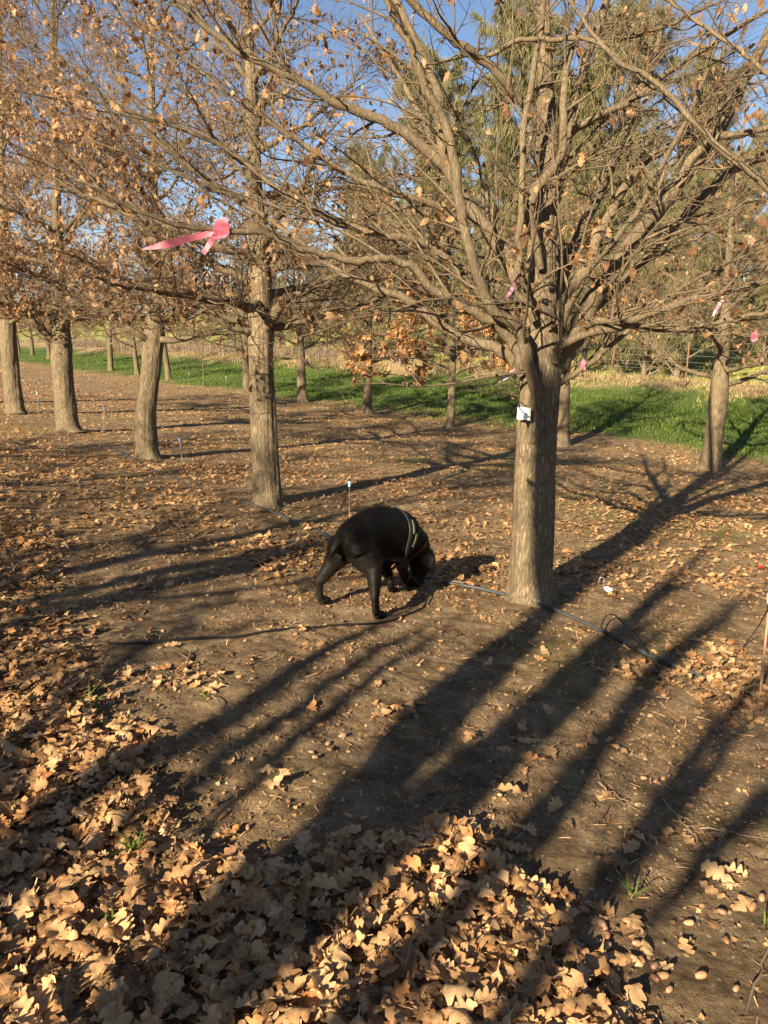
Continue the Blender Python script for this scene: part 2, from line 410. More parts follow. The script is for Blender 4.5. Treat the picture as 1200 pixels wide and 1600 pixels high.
def rotmats(yaw, tx, ty):
    cy, sy = np.cos(yaw), np.sin(yaw); cx, sx = np.cos(tx), np.sin(tx); ct, st = np.cos(ty), np.sin(ty)
    n = len(yaw); Z = np.zeros(n); O = np.ones(n)
    Rz = np.stack([cy, -sy, Z, sy, cy, Z, Z, Z, O], -1).reshape(n, 3, 3)
    Rx = np.stack([O, Z, Z, Z, cx, -sx, Z, sx, cx], -1).reshape(n, 3, 3)
    Ry = np.stack([ct, Z, st, Z, O, Z, -st, Z, ct], -1).reshape(n, 3, 3)
    return Rz @ Rx @ Ry
def scatter_into(acc, variants, rng, pos, size, tint, tilt, mats=None):
    n = len(pos); vi = rng.integers(0, len(variants), n)
    R = mats if mats is not None else rotmats(rng.uniform(0, 6.28, n), rng.normal(0, 1, n) * tilt, rng.normal(0, 1, n) * tilt)
    for k, (V, f, UV) in enumerate(variants):
        s = np.nonzero(vi == k)[0]
        if len(s) == 0: continue
        W = np.einsum('nij,vj->nvi', R[s], V) * size[s][:, None, None] + pos[s][:, None, :]
        ff = (f[None] + (np.arange(len(s)) * len(V))[:, None, None]).reshape(-1, 4)
        acc.raw(W.reshape(-1, 3), ff, np.repeat(tint[s], len(V)), np.tile(UV, (len(s), 1)))

# ---------------------------------------------------------------- oak trees
def grow(rng, P, R, k, t0, t1, L, Lv, ang, n, wob, trop, rr, tip, flat=.6):
    B, m_, _ = P.shape; Nn = B * k
    idx = np.repeat(np.arange(B), k)
    t = t0 + (t1 - t0) * ((np.tile(np.arange(k), B) + rng.uniform(0, 1, Nn)) / k)
    f = np.clip(t * (m_ - 1), 0, m_ - 1.001); i = f.astype(int); a = (f - i)[:, None]
    base = P[idx, i] * (1 - a) + P[idx, i + 1] * a; T = nrm(P[idx, i + 1] - P[idx, i])
    r0 = R[idx, i] * (1 - a[:, 0]) + R[idx, i + 1] * a[:, 0]
    pv = rng.normal(size=(Nn, 3)); pv[:, 2] *= flat
    pv = nrm(pv - (pv * T).sum(1, keepdims=True) * T)
    an = (ang + rng.normal(0, .16, Nn))[:, None]
    d = nrm(np.cos(an) * T + np.sin(an) * pv)
    if L > .35: d[:, 2] = np.where(d[:, 2] < -.25, -d[:, 2] * .6, d[:, 2]); d = nrm(d)
    ln = L * (1 - .55 * t) * rng.uniform(1 - Lv, 1 + Lv, Nn)
    pts = [base]
    for s in range(n - 1):
        d = nrm(d + rng.normal(0, wob, (Nn, 3)) + np.array([0, 0, trop]))
        pts.append(pts[-1] + d * (ln / (n - 1))[:, None])
    Pn = np.stack(pts, 1)
    tt = np.linspace(0, 1, n)[None]
    rb = np.clip(r0 * rr, tip * 1.3, None)[:, None]
    Rn = rb * (1 - tt) + tip * tt
    return Pn, Rn
def trunk_mesh(acc, pts, rad, rng, sides=36, step=.035, ridge=.06, flare=.5):
    pts = np.asarray(pts, float); L = np.linalg.norm(np.diff(pts, axis=0), axis=1).sum()
    n = max(8, int(L / step)); P = crom(pts, n)
    s = np.linspace(0, 1, n); R = np.interp(s, np.linspace(0, 1, len(rad)), rad)
    hgt = s * L
    T = nrm(np.gradient(P, axis=0)); N1 = nrm(np.cross(T, [0, 1, 0])); N2 = np.cross(T, N1)
    a = np.arange(sides) * 2 * math.pi / sides
    fl = flare * (1.15 * np.exp(-hgt / .10) + .22 * np.exp(-hgt / .35))
    sd = rng.uniform(0, 50)
    A, Hh = np.meshgrid(a, hgt)
    cx, sx = np.cos(A), np.sin(A)
    lob = np.cos(A * 3 + sd) * .5 + np.cos(A * 5 + sd * 2) * .35
    def pn(k, hs): return vnoise(cx * k + sd, sx * k + Hh * hs + sd, 1.0) 
    Rr = R[:, None] * (1 + fl[:, None] * (.75 + .8 * lob) + ridge * (1.3 * pn(3.2, .8) + 1.0 * pn(7, 1.6)) + .10 * vnoise(cx * 1.2 + sd, sx * 1.2 + Hh * 3.1, 1.0))
    if sides >= 36: Rr += .010 * pn(13, 2.2) + .009 * pn(24, 4.5)
    V = P[:, None] + Rr[:, :, None] * (N1[:, None] * cx[:, :, None] + N2[:, None] * sx[:, :, None])
    q = np.arange((n - 1) * sides).reshape(n - 1, sides); j2 = np.roll(np.arange(sides), -1)
    q = np.stack([q, q[:, j2], q[:, j2] + sides, q + sides], -1).reshape(-1, 4)
    acc.raw(V.reshape(-1, 3), q)
    return P, R
def procedural_limbs(rng, P, R, z0, n, Lmax=2.6, e0=.35):
    """limbs off a trunk polyline above height z0"""
    hh = P[:, 2] - P[0, 2]; top = hh[-1]; out = []
    az = rng.uniform(0, 6.28)
    for i in range(n):
        f = (i + rng.uniform(0, .6)) / n
        h = z0 + (top - z0) * f ** 1.15 * .93
        j = int(np.argmin(abs(hh - h))); b0 = P[j]; r0 = R[j]
        az += 2.4 + rng.normal(0, .3)
        el = e0 + .75 * f + rng.normal(0, .12)
        L = Lmax * (1 - .62 * f) * rng.uniform(.8, 1.15)
        d = np.array([math.cos(az) * math.cos(el), math.sin(az) * math.cos(el), math.sin(el)])
        pts = [b0]; 
        for s in range(9):
            d = nrm(d + rng.normal(0, .10, 3) + np.array([0, 0, .035]))
            pts.append(pts[-1] + d * L / 9)
        rb = min(r0 * .55, .035 * L / 2.2 + .012)
        out.append((np.array(pts), np.linspace(rb, .005, 10)))
    return out
def make_oak(name_label, base, trunk, trad, limbs, seed, leafn=400, leafmat=None, k2=9, k3=7, k4=4, sides=36, group=None, L2=.42,
             tw_r=.0011, leader=None, flare=.75, leafsize=.075, leafzone=None, cat='oak tree', droop=0.02, kind_name='oak_tree', ridge=.05):
    rng = np.random.default_rng(seed)
    base = np.asarray(base, float)
    root = empty(kind_name, tuple(base), name_label, cat, group)
    a = Acc(); tp = [np.asarray(p, float) for p in trunk]
    tp[0] = tp[0] - np.array([0, 0, .06])
    P, R = trunk_mesh(a, tp, trad, rng, sides=sides, flare=flare, ridge=ridge)
    a.build('trunk', M_BARK, root, base)
    twP, twR = [], []; tips = []
    for (lp, lrad) in limbs:
        lp = np.asarray(lp, float); n = max(10, len(lp) * 4)
        p = crom(lp, n); seglen = np.linalg.norm(np.diff(p, axis=0), axis=1).sum()
        p[1:] += rng.normal(0, .006, p[1:].shape)
        r = np.interp(np.linspace(0, 1, n), np.linspace(0, 1, len(lrad)), lrad)
        a = Acc(); a.tubes(p[None], r[None], 9)
        kk = max(4, int(k2 * min(1.4, seglen / 1.8)))
        P2, R2 = grow(rng, p[None], np.minimum(r, .026)[None], kk, .12, .98, L2 * seglen + .25, .45, .78, 9, .13, droop, .45, .0018)
        a.tubes(P2, R2, 5)
        a.build('branch', M_LIMB, root, base)
        P3, R3 = grow(rng, P2, R2, k3, .1, 1, .48, .5, .75, 6, .16, .02, .6, tw_r * 1.2)
        P3b, R3b = grow(rng, p[None], r[None], kk, .3, 1, .5, .5, .85, 6, .16, .03, .3, tw_r * 1.2)
        P3 = np.concatenate([P3, P3b]); R3 = np.concatenate([R3, R3b])
        twP.append((P3, R3))
        if k4:
            P4, R4 = grow(rng, P3, R3, k4, .2, 1, .20, .5, .8, 4, .15, .02, .7, tw_r)
            twR.append((P4, R4)); tips.append(P4[:, -1])
        else: tips.append(P3[:, -1])
    # twigs off the leader
    a = Acc()
    for (p, r) in twP: a.tubes(p, r, 4)
    for (p, r) in twR: a.tubes(p, r, 3)
    a.build('twigs', M_TWIG, root, base)
    if leafn:
        tips = np.concatenate(tips)
        if leafzone is not None:
            w = np.array([leafzone(*t) for t in tips]); 
        else:
            w = np.clip(.25 + 2.5 * vnoise(tips[:, 0] * 1.3 + tips[:, 2], tips[:, 1] * 1.3 + tips[:, 2] * .7, .5, 60 + seed), .02, 1) ** 2
        w = np.maximum(w, 1e-9); pk = rng.choice(len(tips), leafn, p=w / w.sum())
        pos = tips[pk] + rng.normal(0, .045, (leafn, 3)) + [0, 0, -.02]
        a = Acc()
        scatter_into(a, MIDV if leafn < 2000 else LOWV, rng, pos, leafsize * rng.uniform(.6, 1.3, leafn), rng.uniform(0, 1, leafn), 1.1)
        a.build('leaves', leafmat or M_HANG, root, base)
    return root

bpy.context.view_layer.update()
rg = np.random.default_rng(3)
# -- the near oak with the white tag
A0 = GP(828, 938); zA = depth_of(A0)
def pth(*pts): return np.array([PX(x, y, zA + d) for x, y, d in pts])
def pr(*w): return [x * zA / F / 2 for x in w]      # widths in pixels to radii at the tree's depth
trunkA = pth((828, 940, .02), (829, 900, .02), (833, 800, .02), (838, 700, .02), (843, 620, .02), (846, 545, .03), (846, 480, .03), (846, 400, .05), (856, 280, .07), (852, 150, .1), (850, 30, .1), (848, -150, .12), (850, -300, .15))
tradA = pr(70, 66, 65, 62, 62, 62, 52, 44, 35, 27, 21, 14, 5)
LA = [
 # right side
 (pth((872, 580, 0), (887, 547, -.02), (912, 498, -.02), (945, 440, 0), (1000, 365, 0), (1050, 300, .05), (1125, 200, .1), (1175, 100, .15), (1225, 0, .2), (1290, -150, .3)), pr(28, 31, 31, 28, 26, 24, 21, 17, 13, 6)),
 (pth((862, 560, .1), (885, 480, .15), (905, 440, .2), (940, 360, .25), (970, 300, .3), (1000, 262, .35), (1050, 225, .4), (1100, 190, .5), (1150, 145, .6), (1230, 60, .8)), pr(21, 20, 19, 17, 15, 14, 12, 10, 8, 4)),
 (pth((890, 530, .15), (930, 480, .25), (985, 430, .35), (1030, 380, .45), (1075, 330, .5), (1140, 270, .6), (1200, 245, .7), (1290, 200, .9)), pr(20, 18, 17, 15, 14, 12, 10, 4)),
 (pth((880, 545, -.1), (913, 507, -.2), (950, 502, -.3), (987, 500, -.4), (1053, 477, -.5), (1160, 450, -.6), (1260, 430, -.8)), pr(16, 14, 12, 11, 10, 8, 4)),
 (pth((868, 565, -.12), (880, 537, -.2), (960, 513, -.3), (1020, 512, -.35), (1073, 513, -.4), (1140, 500, -.5), (1200, 487, -.6), (1290, 470, -.7)), pr(16, 13, 11, 10, 9, 7, 6, 3)),
 (pth((870, 600, -.05), (888, 590, -.1), (940, 553, -.1), (987, 510, -.1), (1053, 460, -.1), (1120, 420, -.1), (1200, 385, -.1)), pr(13, 10, 8, 7, 6, 5, 3)),
 (pth((875, 530, .0), (872, 500, -.1), (880, 470, -.15), (900, 445, -.2), (940, 400, -.25), (990, 340, -.3), (1040, 250, -.4), (1090, 150, -.5), (1130, 40, -.6)), pr(14, 13, 12, 11, 10, 8, 7, 6, 4)),
 (pth((1050, 300, .05), (1090, 235, .0), (1125, 215, -.05), (1165, 208, -.1), (1230, 190, -.2), (1300, 160, -.3)), pr(16, 14, 13, 11, 8, 4)),
 # left side, the dark limb that swings toward the lens and up
 (pth((846, 700, .03), (843, 655, -.05), (837, 608, -.13), (822, 560, -.2), (812, 515, -.25), (775, 487, -.35), (755, 455, -.4), (735, 390, -.5), (720, 320, -.55), (700, 210, -.6), (665, 130, -.7), (610, 15, -.8), (560, -90, -.9)), pr(18, 20, 20, 19, 18, 17, 16, 15, 15, 13, 11, 9, 5)),
 # the long ribbon limb
 (pth((815, 575, -.1), (805, 540, -.15), (780, 512, -.2), (750, 492, -.25), (717, 475, -.3), (680, 455, -.35), (640, 412, -.4), (600, 405, -.45), (555, 407, -.5), (500, 395, -.55), (450, 380, -.6), (410, 362, -.65), (360, 362, -.7), (300, 355, -.75), (235, 338, -.8), (175, 310, -.85), (100, 270, -.95), (0, 215, -1.1)), pr(20, 18, 17, 16, 14, 13, 12, 11, 10, 10, 10, 9, 8, 7, 6, 5, 4, 2)),
 # the pale low limb
 (pth((818, 585, -.05), (800, 560, -.05), (767, 540, -.05), (713, 523, 0), (677, 500, .05), (633, 467, .1), (587, 450, .15), (530, 425, .2), (470, 380, .3), (400, 330, .35), (320, 290, .4), (230, 250, .4), (130, 215, .4)), pr(20, 19, 18, 17, 15, 13, 12, 10, 9, 8, 6, 5, 3)),
 (pth((832, 540, .0), (820, 480, .05), (790, 400, .1), (740, 330, .15), (700, 262, .2), (690, 220, .2), (680, 130, .2), (630, 25, .2), (590, -60, .2)), pr(25, 24, 23, 21, 20, 18, 15, 12, 7)),
 (pth((700, 262, .2), (650, 220, .15), (600, 190, .1), (525, 160, .05), (465, 125, .0), (400, 95, -.05), (350, 65, -.1), (270, 0, -.15), (180, -60, -.2)), pr(19, 17, 16, 14, 12, 11, 10, 9, 5)),
 (pth((825, 520, .05), (800, 495, .0), (740, 450, -.05), (675, 385, -.1), (600, 368, -.15), (520, 345, -.15), (440, 300, -.2), (350, 230, -.2), (250, 190, -.2), (120, 150, -.2)), pr(20, 18, 15, 13, 11, 10, 8, 7, 6, 3)),
 (pth((740, 380, .1), (700, 330, .05), (655, 312, .0), (600, 295, -.05), (540, 270, -.05), (460, 215, -.1), (380, 165, -.1), (300, 100, -.1), (230, 50, -.1)), pr(12, 12, 11, 10, 9, 8, 6, 5, 3)),
 (pth((845, 205, .05), (840, 185, .0), (800, 140, -.1), (760, 100, -.2), (715, 65, -.3), (650, 10, -.4), (600, -40, -.5)), pr(17, 15, 14, 13, 12, 11, 7)),
 # steep stems
 (pth((835, 500, -.15), (820, 455, -.22), (810, 425, -.25), (815, 300, -.3), (820, 200, -.3), (835, 100, -.3), (850, 0, -.3), (860, -120, -.3)), pr(13, 12, 11, 10, 10, 9, 8, 4)),
 (pth((845, 420, -.1), (830, 330, -.2), (836, 297, -.25), (860, 270, -.3), (880, 220, -.3), (885, 100, -.3), (925, 0, -.3), (960, -100, -.3)), pr(12, 15, 15, 14, 13, 10, 8, 4)),
 (pth((856, 400, .1), (862, 340, .15), (875, 280, .2), (900, 150, .25), (940, 25, .3), (980, -100, .3)), pr(20, 20, 18, 16, 14, 8)),
 (pth((868, 235, .1), (885, 215, 0), (920, 190, -.1), (980, 160, -.2), (1025, 130, -.3), (1080, 90, -.35), (1200, 15, -.45), (1260, -20, -.5)), pr(11, 11, 10, 9, 8, 8, 6, 4)),
 (pth((750, 95, -.2), (805, 65, -.3), (860, 62, -.35), (910, 60, -.4), (950, 65, -.45), (1025, 45, -.5), (1100, 15, -.6), (1180, -30, -.7)), pr(6, 7, 7, 7, 7, 6, 5, 3)),
 (pth((862, 480, .2), (900, 380, .5), (960, 250, .9), (1010, 120, 1.2), (1050, 0, 1.5)), pr(24, 20, 15, 11, 7)),
 (pth((830, 470, .25), (770, 380, .6), (700, 270, 1.0), (640, 150, 1.3), (560, 20, 1.6)), pr(22, 18, 14, 10, 6)),
]
oakA = make_oak('large many-limbed oak with the white square tag on its trunk, right of the dog', A0, trunkA, tradA, LA, 21, leafn=900, k2=7, k3=6, k4=3, group='oaks in the front row',
                leafzone=lambda x, y, z: (5.0 if (abs(x - A0[0] - .05) < .35 and abs(z - A0[2] - 2.2) < .35) else .35 + 1.2 * max(0, float(vnoise(x * 2 + z, y + z, .6, 3))) ** 2 * 8), droop=.015, sides=90)

# -- the other oaks of the front row; every trunk is followed by its own line
def oak_line(px_pts, widths, d0, top_h, seed):
    """pixel line of the trunk up to the fork, then a leader up to top_h"""
    base = GP(px_pts[0][0], px_pts[0][1]); z = depth_of(base)
    pts = [PX(x, y, z) for x, y in px_pts]; rad = [w * z / F / 2 for w in widths]
    return base, z, pts, rad
def front_oak(label, px_pts, widths, seed, fork, nl, leafn, extra=(), Lmax=2.7, **kw):
    base, z, pts, rad = oak_line(px_pts, widths, 0, 0, seed)
    rng = np.random.default_rng(seed + 100)
    P = crom(pts, 60); R = np.interp(np.linspace(0, 1, 60), np.linspace(0, 1, len(rad)), rad)
    limbs = procedural_limbs(rng, P, R, fork, nl, Lmax, .10)
    for e in extra:
        limbs.append((np.array([PX(x, y, z + d) for x, y, d, w in e]), [w * z / F / 2 for x, y, d, w in e]))
    return make_oak(label, base, pts, rad, limbs, seed, leafn=leafn, group='oaks in the front row', **kw)
front_oak('tall straight sunlit oak in the front row, left of the dog', [(419, 788), (416, 740), (411, 650), (408, 560), (407, 480), (405, 400), (400, 300), (393, 150), (386, 0), (384, -160), (390, -290)], (45, 42, 40, 37, 38, 34, 20, 17, 14, 10, 4), 31, 1.8, 32, 4200,
    extra=[[(410, 520, -.05, 16), (425, 497, -.15, 17), (440, 475, -.2, 16), (452, 463, -.3, 13), (475, 457, -.35, 10), (500, 440, -.4, 9), (540, 425, -.5, 7), (600, 395, -.6, 3)],
           [(405, 520, 0, 12), (385, 517, -.1, 11), (360, 512, -.2, 10), (340, 497, -.3, 9), (297, 462, -.4, 7), (240, 430, -.6, 3)],
           [(402, 512, -.05, 12), (355, 497, -.2, 9), (310, 482, -.3, 7), (245, 472, -.4, 6), (180, 480, -.5, 3)],
           [(410, 440, -.05, 14), (415, 420, -.1, 12), (385, 395, -.2, 10), (350, 392, -.3, 8), (280, 370, -.5, 4)],
           [(412, 430, 0, 12), (425, 410, 0, 10), (445, 385, 0, 8), (470, 350, .1, 6), (500, 300, .2, 4)]], sides=80, k3=10)
front_oak('crooked oak with a bent trunk, between the dark thick-based oak and the tall straight oak', [(230, 716), (229, 690), (228, 650), (231, 612), (237, 567), (241, 525), (244, 480), (247, 440), (243, 380), (238, 200), (235, 0), (236, -110)], (35, 32, 31, 29, 30, 33, 24, 18, 14, 11, 8, 3), 41, 1.9, 32, 6500,
    extra=[[(240, 535, -.02, 12), (215, 522, -.2, 11), (185, 500, -.3, 9), (150, 470, -.4, 7), (100, 430, -.5, 3)],
           [(245, 530, -.02, 12), (270, 532, -.1, 10), (300, 527, -.2, 8), (340, 515, -.3, 5), (380, 490, -.4, 3)]], k3=10, leafsize=.08, sides=64)
front_oak('dark thick-based oak between the leftmost trunk and the crooked oak', [(107, 674), (103, 640), (98, 590), (95, 540), (94, 500), (92, 420), (88, 300), (84, 120), (82, 0), (80, -60)], (34, 32, 31, 32, 28, 17, 13, 9, 6, 3), 51, 1.8, 32, 9000,
    extra=[[(94, 545, 0, 15), (65, 515, -.2, 11), (30, 480, -.4, 8), (-20, 440, -.6, 4)]], k3=10, leafsize=.08, sides=64)
front_oak('leftmost oak trunk at the left edge, flared at its base', [(24, 646), (20, 610), (15, 560), (11, 510), (8, 460), (4, 300), (0, 120), (0, 0)], (29, 26, 25, 25, 17, 12, 8, 3), 61, 1.9, 30, 9000, k3=10, leafsize=.08, sides=64)
# next in the row, just outside the left edge: its crown reaches in
front_oak('oak past the left edge whose leafy crown reaches into the picture', [(-40, 628), (-45, 560), (-48, 500), (-52, 400), (-60, 200), (-62, 50)], (24, 22, 20, 13, 9, 3), 71, 1.9, 22, 7000, k3=5)

# ---- generic oaks for the rows behind and in front; three builds, copied part by part
def generic_oak(seed, h, r, fork, leafn, label, group, k2=7, k3=5, k4=3, leafmat=None, Lmax=2.5, nl=13, tw_r=.0022, leafsize=.08, sides=64):
    rng = np.random.default_rng(seed)
    pts = [np.array([0, 0, 0.])]
    d = np.array([0, 0, 1.]); st = h / 9
    for i in range(9):
        d = nrm(d + np.array([rng.normal(0, .03), rng.normal(0, .03), 0])); pts.append(pts[-1] + d * st)
    rad = [r, r * .93, r * .9, r * .72, r * .52, r * .42, r * .33, r * .25, r * .15, .006]
    P = crom(pts, 50); R = np.interp(np.linspace(0, 1, 50), np.linspace(0, 1, 10), rad)
    limbs = procedural_limbs(rng, P, R, fork, nl, Lmax, .08)
    return make_oak(label, (0, 0, 0), pts, rad, limbs, seed, leafn=leafn, group=group, k2=k2, k3=k3, k4=k4, sides=24, tw_r=tw_r, leafmat=leafmat, leafsize=leafsize)
def copy_tree(o):
    c = o.copy(); COL.objects.link(c)
    for ch in o.children:
        d = ch.copy(); COL.objects.link(d); d.parent = c
    return c
G2 = 'oaks in the second row'
protos = [generic_oak(81, 6.6, .165, 1.55, 1500, 'x', G2, nl=24, k2=8, k3=6), generic_oak(82, 6.9, .15, 1.65, 4500, 'x', G2, nl=24, k2=8, k3=6), generic_oak(83, 6.2, .17, 1.5, 1200, 'x', G2, nl=22, k3=6)]
used = [False] * 3
def place_oak(k, px, py, rz, sc, label, group=G2, loc=None, lean=(0, 0)):
    p = np.array(loc) if loc is not None else GP(px, py)
    if loc is not None: p = np.array([p[0], p[1], float(gz(p[0], p[1]))])
    o = copy_tree(protos[k]) if used[k] else protos[k]; used[k] = True
    p[2] -= .03
    o.location = tuple(p); o.rotation_euler = (lean[0], lean[1], rz); o.scale = (sc,) * 3
    o['label'] = label; o['group'] = group
    return o
place_oak(2, 1109, 733, .4, 1.02, 'oak with a leaning trunk nearest the right edge, in front of the green strip', lean=(0, .07))
place_oak(0, 878, 697, 2.1, .95, 'oak half hidden right behind the tagged oak')
place_oak(1, 575, 648, 1.2, .92, 'second-row oak above the dog, its trunk crossing the green strip', lean=(0, -.02))
place_oak(0, 472, 629, 4.0, .98, 'second-row oak just right of the tall straight oak', lean=(.02, .0))
place_oak(2, 387, 613, 5.1, .98, 'second-row oak mostly hidden by the tall straight oak')
place_oak(1, 264, 595, 2.9, .95, 'second-row oak seen just right of the crooked trunk')
place_oak(0, 215, 586, .9, .85, 'thin second-row oak seen just left of the crooked trunk', lean=(0, -.05))
place_oak(2, 173, 580, 3.6, 1.0, 'second-row oak standing alone between the dark oak and the crooked oak')
place_oak(1, 105, 571, 1.9, 1.0, 'second-row oak hidden behind the dark thick-based oak')
place_oak(0, 77, 562, 5.7, 1.0, 'far second-row oak just left of the dark thick-based oak')
place_oak(2, 51, 556, 2.4, 1.0, 'far second-row oak, middle of the three trunks right of the leftmost oak')
place_oak(1, 30, 553, 4.4, 1.0, 'farthest trunk beside the leftmost oak')
# neighbours off the frame whose shadows and twigs fall into the picture
G0 = 'oaks behind the camera'
RD = np.array([-UY, UX])
aA = np.array([A0[0], A0[1]])
pR = aA - RD * 3.3 
near = place_oak(0, 0, 0, 2.6, 1.0, 'oak past the right edge whose bare limbs reach into the picture', 'oaks in the front row', loc=(pR[0] + .75, pR[1] - .1, 0))
bpy.context.view_layer.update()
def near_limb(pts, w, seed):
    W_ = np.array(pts); im = near.matrix_world.inverted(); rg_ = np.random.default_rng(seed)
    L_ = np.array([list(im @ Vector(p)) for p in W_]); n = 60; p = crom(L_, n); p[6:] += np.cumsum(rg_.normal(0, .0035, (n - 6, 3)), 0) * .8 + rg_.normal(0, .0025, (n - 6, 3)); rr = np.interp(np.linspace(0, 1, n), np.linspace(0, 1, len(w)), w)
    a = Acc(); a.tubes(p[None], rr[None], 10); P2, R2 = grow(rg_, p[None], np.minimum(rr, .012)[None], 12, .3, 1, .9, .45, .75, 9, .12, .03, .5, .0018); a.tubes(P2, R2, 5); P3, R3 = grow(rg_, P2, R2, 5, .2, 1, .35, .5, .8, 6, .15, .02, .6, .0013); a.tubes(P3, R3, 4); a.build('branch', M_LIMB, near)
    
nb_ = np.array(near.location)
near_limb([nb_ + [0, 0, 1.75], nb_ + [-.35, .12, 1.95], PX(1330, 420, 3.5), PX(1200, 295, 3.6), PX(1100, 210, 3.7), PX(1025, 130, 3.8), PX(950, 75, 3.9), PX(895, 0, 4.0), PX(840, -90, 4.1)], [.035, .030, .024, .0165, .015, .0135, .012, .009, .005], 5)
near_limb([nb_ + [0, 0, 1.9], nb_ + [-.2, .3, 2.2], PX(1290, 230, 4.0), PX(1200, 120, 4.1), PX(1100, 40, 4.2), PX(1000, -30, 4.3), PX(900, -120, 4.4)], [.03, .025, .018, .0125, .010, .008, .004], 6)
ST = np.array([SUN_TO[0], SUN_TO[1]]); ST = ST / np.linalg.norm(ST)
gf = GP(-260, 2050); b0 = gf[:2] - ST * 4.6
def shade_limb(px_pts, offs, rads):
    """a limb standing behind the camera whose shadow runs through these places on the soil"""
    out = []
    for (x, y), o_ in zip(px_pts, offs):
        G_ = GP(x, y); s_ = float((G_[:2] - b0) @ ST) - o_
        out.append([G_[0] - ST[0] * s_, G_[1] - ST[1] * s_, G_[2] + s_ * math.tan(SUN_EL)])
    return (np.array(out), rads)
def shade3(px_pts, offs, rads):
    """a limb behind the camera whose shadow climbs the trunk of the tagged oak"""
    out = []
    for (x, y), o_ in zip(px_pts, offs):
        G_ = PX(x, y, zA - .16); s_ = float((G_[:2] - b0) @ ST) - o_
        out.append([G_[0] - ST[0] * s_, G_[1] - ST[1] * s_, G_[2] + s_ * math.tan(SUN_EL)])
    out.insert(0, list(PX(0, 0, 1) * 0 + np.array([b0[0], b0[1], float(gz(b0[0], b0[1])) + 2.0])))
    return (np.array(out), [.06] + list(rads))
B0 = np.array([b0[0], b0[1], float(gz(b0[0], b0[1]))])
tz = gf[2] + 4.6 * math.tan(SUN_EL)
tr0 = [B0, B0 + (0, 0, 1.0), np.array([b0[0], b0[1], tz]), np.array([b0[0] + .05, b0[1], tz + 1.0]), np.array([b0[0], b0[1], tz + 2.2]), np.array([b0[0], b0[1], tz + 3.4])]
O0 = (-260, 2050)
L0 = [shade_limb([O0, (60, 1740), (220, 1570), (400, 1390), (560, 1240), (660, 1110), (760, 1020), (860, 955), (960, 890), (1080, 820)], [0, 0, 0, 0, .1, .1, .2, .2, .2, .2], [.06, .06, .065, .07, .07, .066, .055, .045, .03, .01]),
      shade_limb([O0, (100, 1860), (380, 1520), (560, 1350), (730, 1200), (830, 1100), (920, 1015), (1010, 950), (1120, 880)], [0, 0, .1, .2, .3, .3, .3, .4, .5], [.05, .05, .055, .066, .068, .06, .05, .035, .01]),
      shade_limb([O0, (150, 2000), (430, 1760), (660, 1480), (850, 1290), (955, 1140), (1020, 1045), (1130, 955), (1220, 900)], [0, 0, -.1, -.2, -.3, -.3, -.3, -.4, -.5], [.045, .045, .045, .05, .058, .056, .045, .03, .008]),
      shade_limb([O0, (250, 2050), (620, 1800), (850, 1520), (945, 1385), (1060, 1265), (1150, 1150), (1240, 1050)], [0, .1, .2, .3, .4, .4, .4, .5], [.035, .035, .035, .04, .044, .04, .03, .008]),
      shade_limb([O0, (-100, 1600), (120, 1270), (245, 1180), (350, 1125), (470, 1040), (580, 980), (680, 935)], [0, -.1, -.2, -.2, -.2, -.3, -.4, -.5], [.045, .045, .06, .075, .062, .05, .035, .008]),
      shade_limb([(-260, 1300), (-100, 1110), (0, 990), (120, 950), (250, 915), (380, 885), (500, 852), (560, 835)], [.1, .1, .2, .3, .3, .4, .4, .5], [.05, .06, .07, .085, .11, .13, .11, .03]),
      shade_limb([(-200, 1150), (-50, 985), (60, 940), (200, 905), (330, 880), (440, 862), (500, 850)], [.1, .1, .2, .3, .3, .4, .4], [.04, .05, .06, .07, .085, .09, .03]),
      shade_limb([(-200, 1500), (0, 1300), (60, 1180), (160, 1060), (220, 1010), (320, 960)], [.1, .2, .2, .3, .3, .4], [.04, .04, .04, .034, .03, .006]),
      shade_limb([(400, 1390), (540, 1300), (700, 1130), (790, 1040), (880, 985)], [0, -.2, -.3, -.4, -.5], [.03, .034, .034, .03, .006]),
      shade_limb([(500, 1440), (690, 1290), (830, 1160), (900, 1080), (970, 1010), (1060, 940)], [.3, .3, .3, .4, .4, .5], [.03, .045, .05, .045, .04, .008]),
      shade_limb([(700, 1420), (900, 1200), (980, 1110), (1070, 1020), (1180, 930)], [0, .2, .3, .3, .4], [.02, .04, .045, .04, .008]),
      shade_limb([(900, 1420), (1000, 1290), (1110, 1150), (1200, 1050), (1300, 950)], [0, .2, .3, .3, .4], [.02, .036, .04, .036, .008]),
      shade_limb([(1010, 1450), (1100, 1340), (1190, 1250), (1290, 1150)], [0, .2, .3, .3], [.02, .04, .045, .01]),
      shade_limb([(300, 1320), (420, 1200), (520, 1110), (620, 1030), (720, 960)], [0, .2, .3, .3, .4], [.02, .03, .035, .03, .008]),
      shade_limb([(160, 1330), (300, 1230), (400, 1150), (500, 1080), (600, 1010), (700, 960)], [0, .2, .3, .3, .4, .4], [.02, .04, .04, .035, .03, .008]),
      shade_limb([(640, 1290), (760, 1220), (880, 1120), (940, 1060), (1010, 1000), (1080, 960)], [.2, 0, -.1, -.1, -.2, -.2], [.03, .036, .04, .036, .03, .006])]
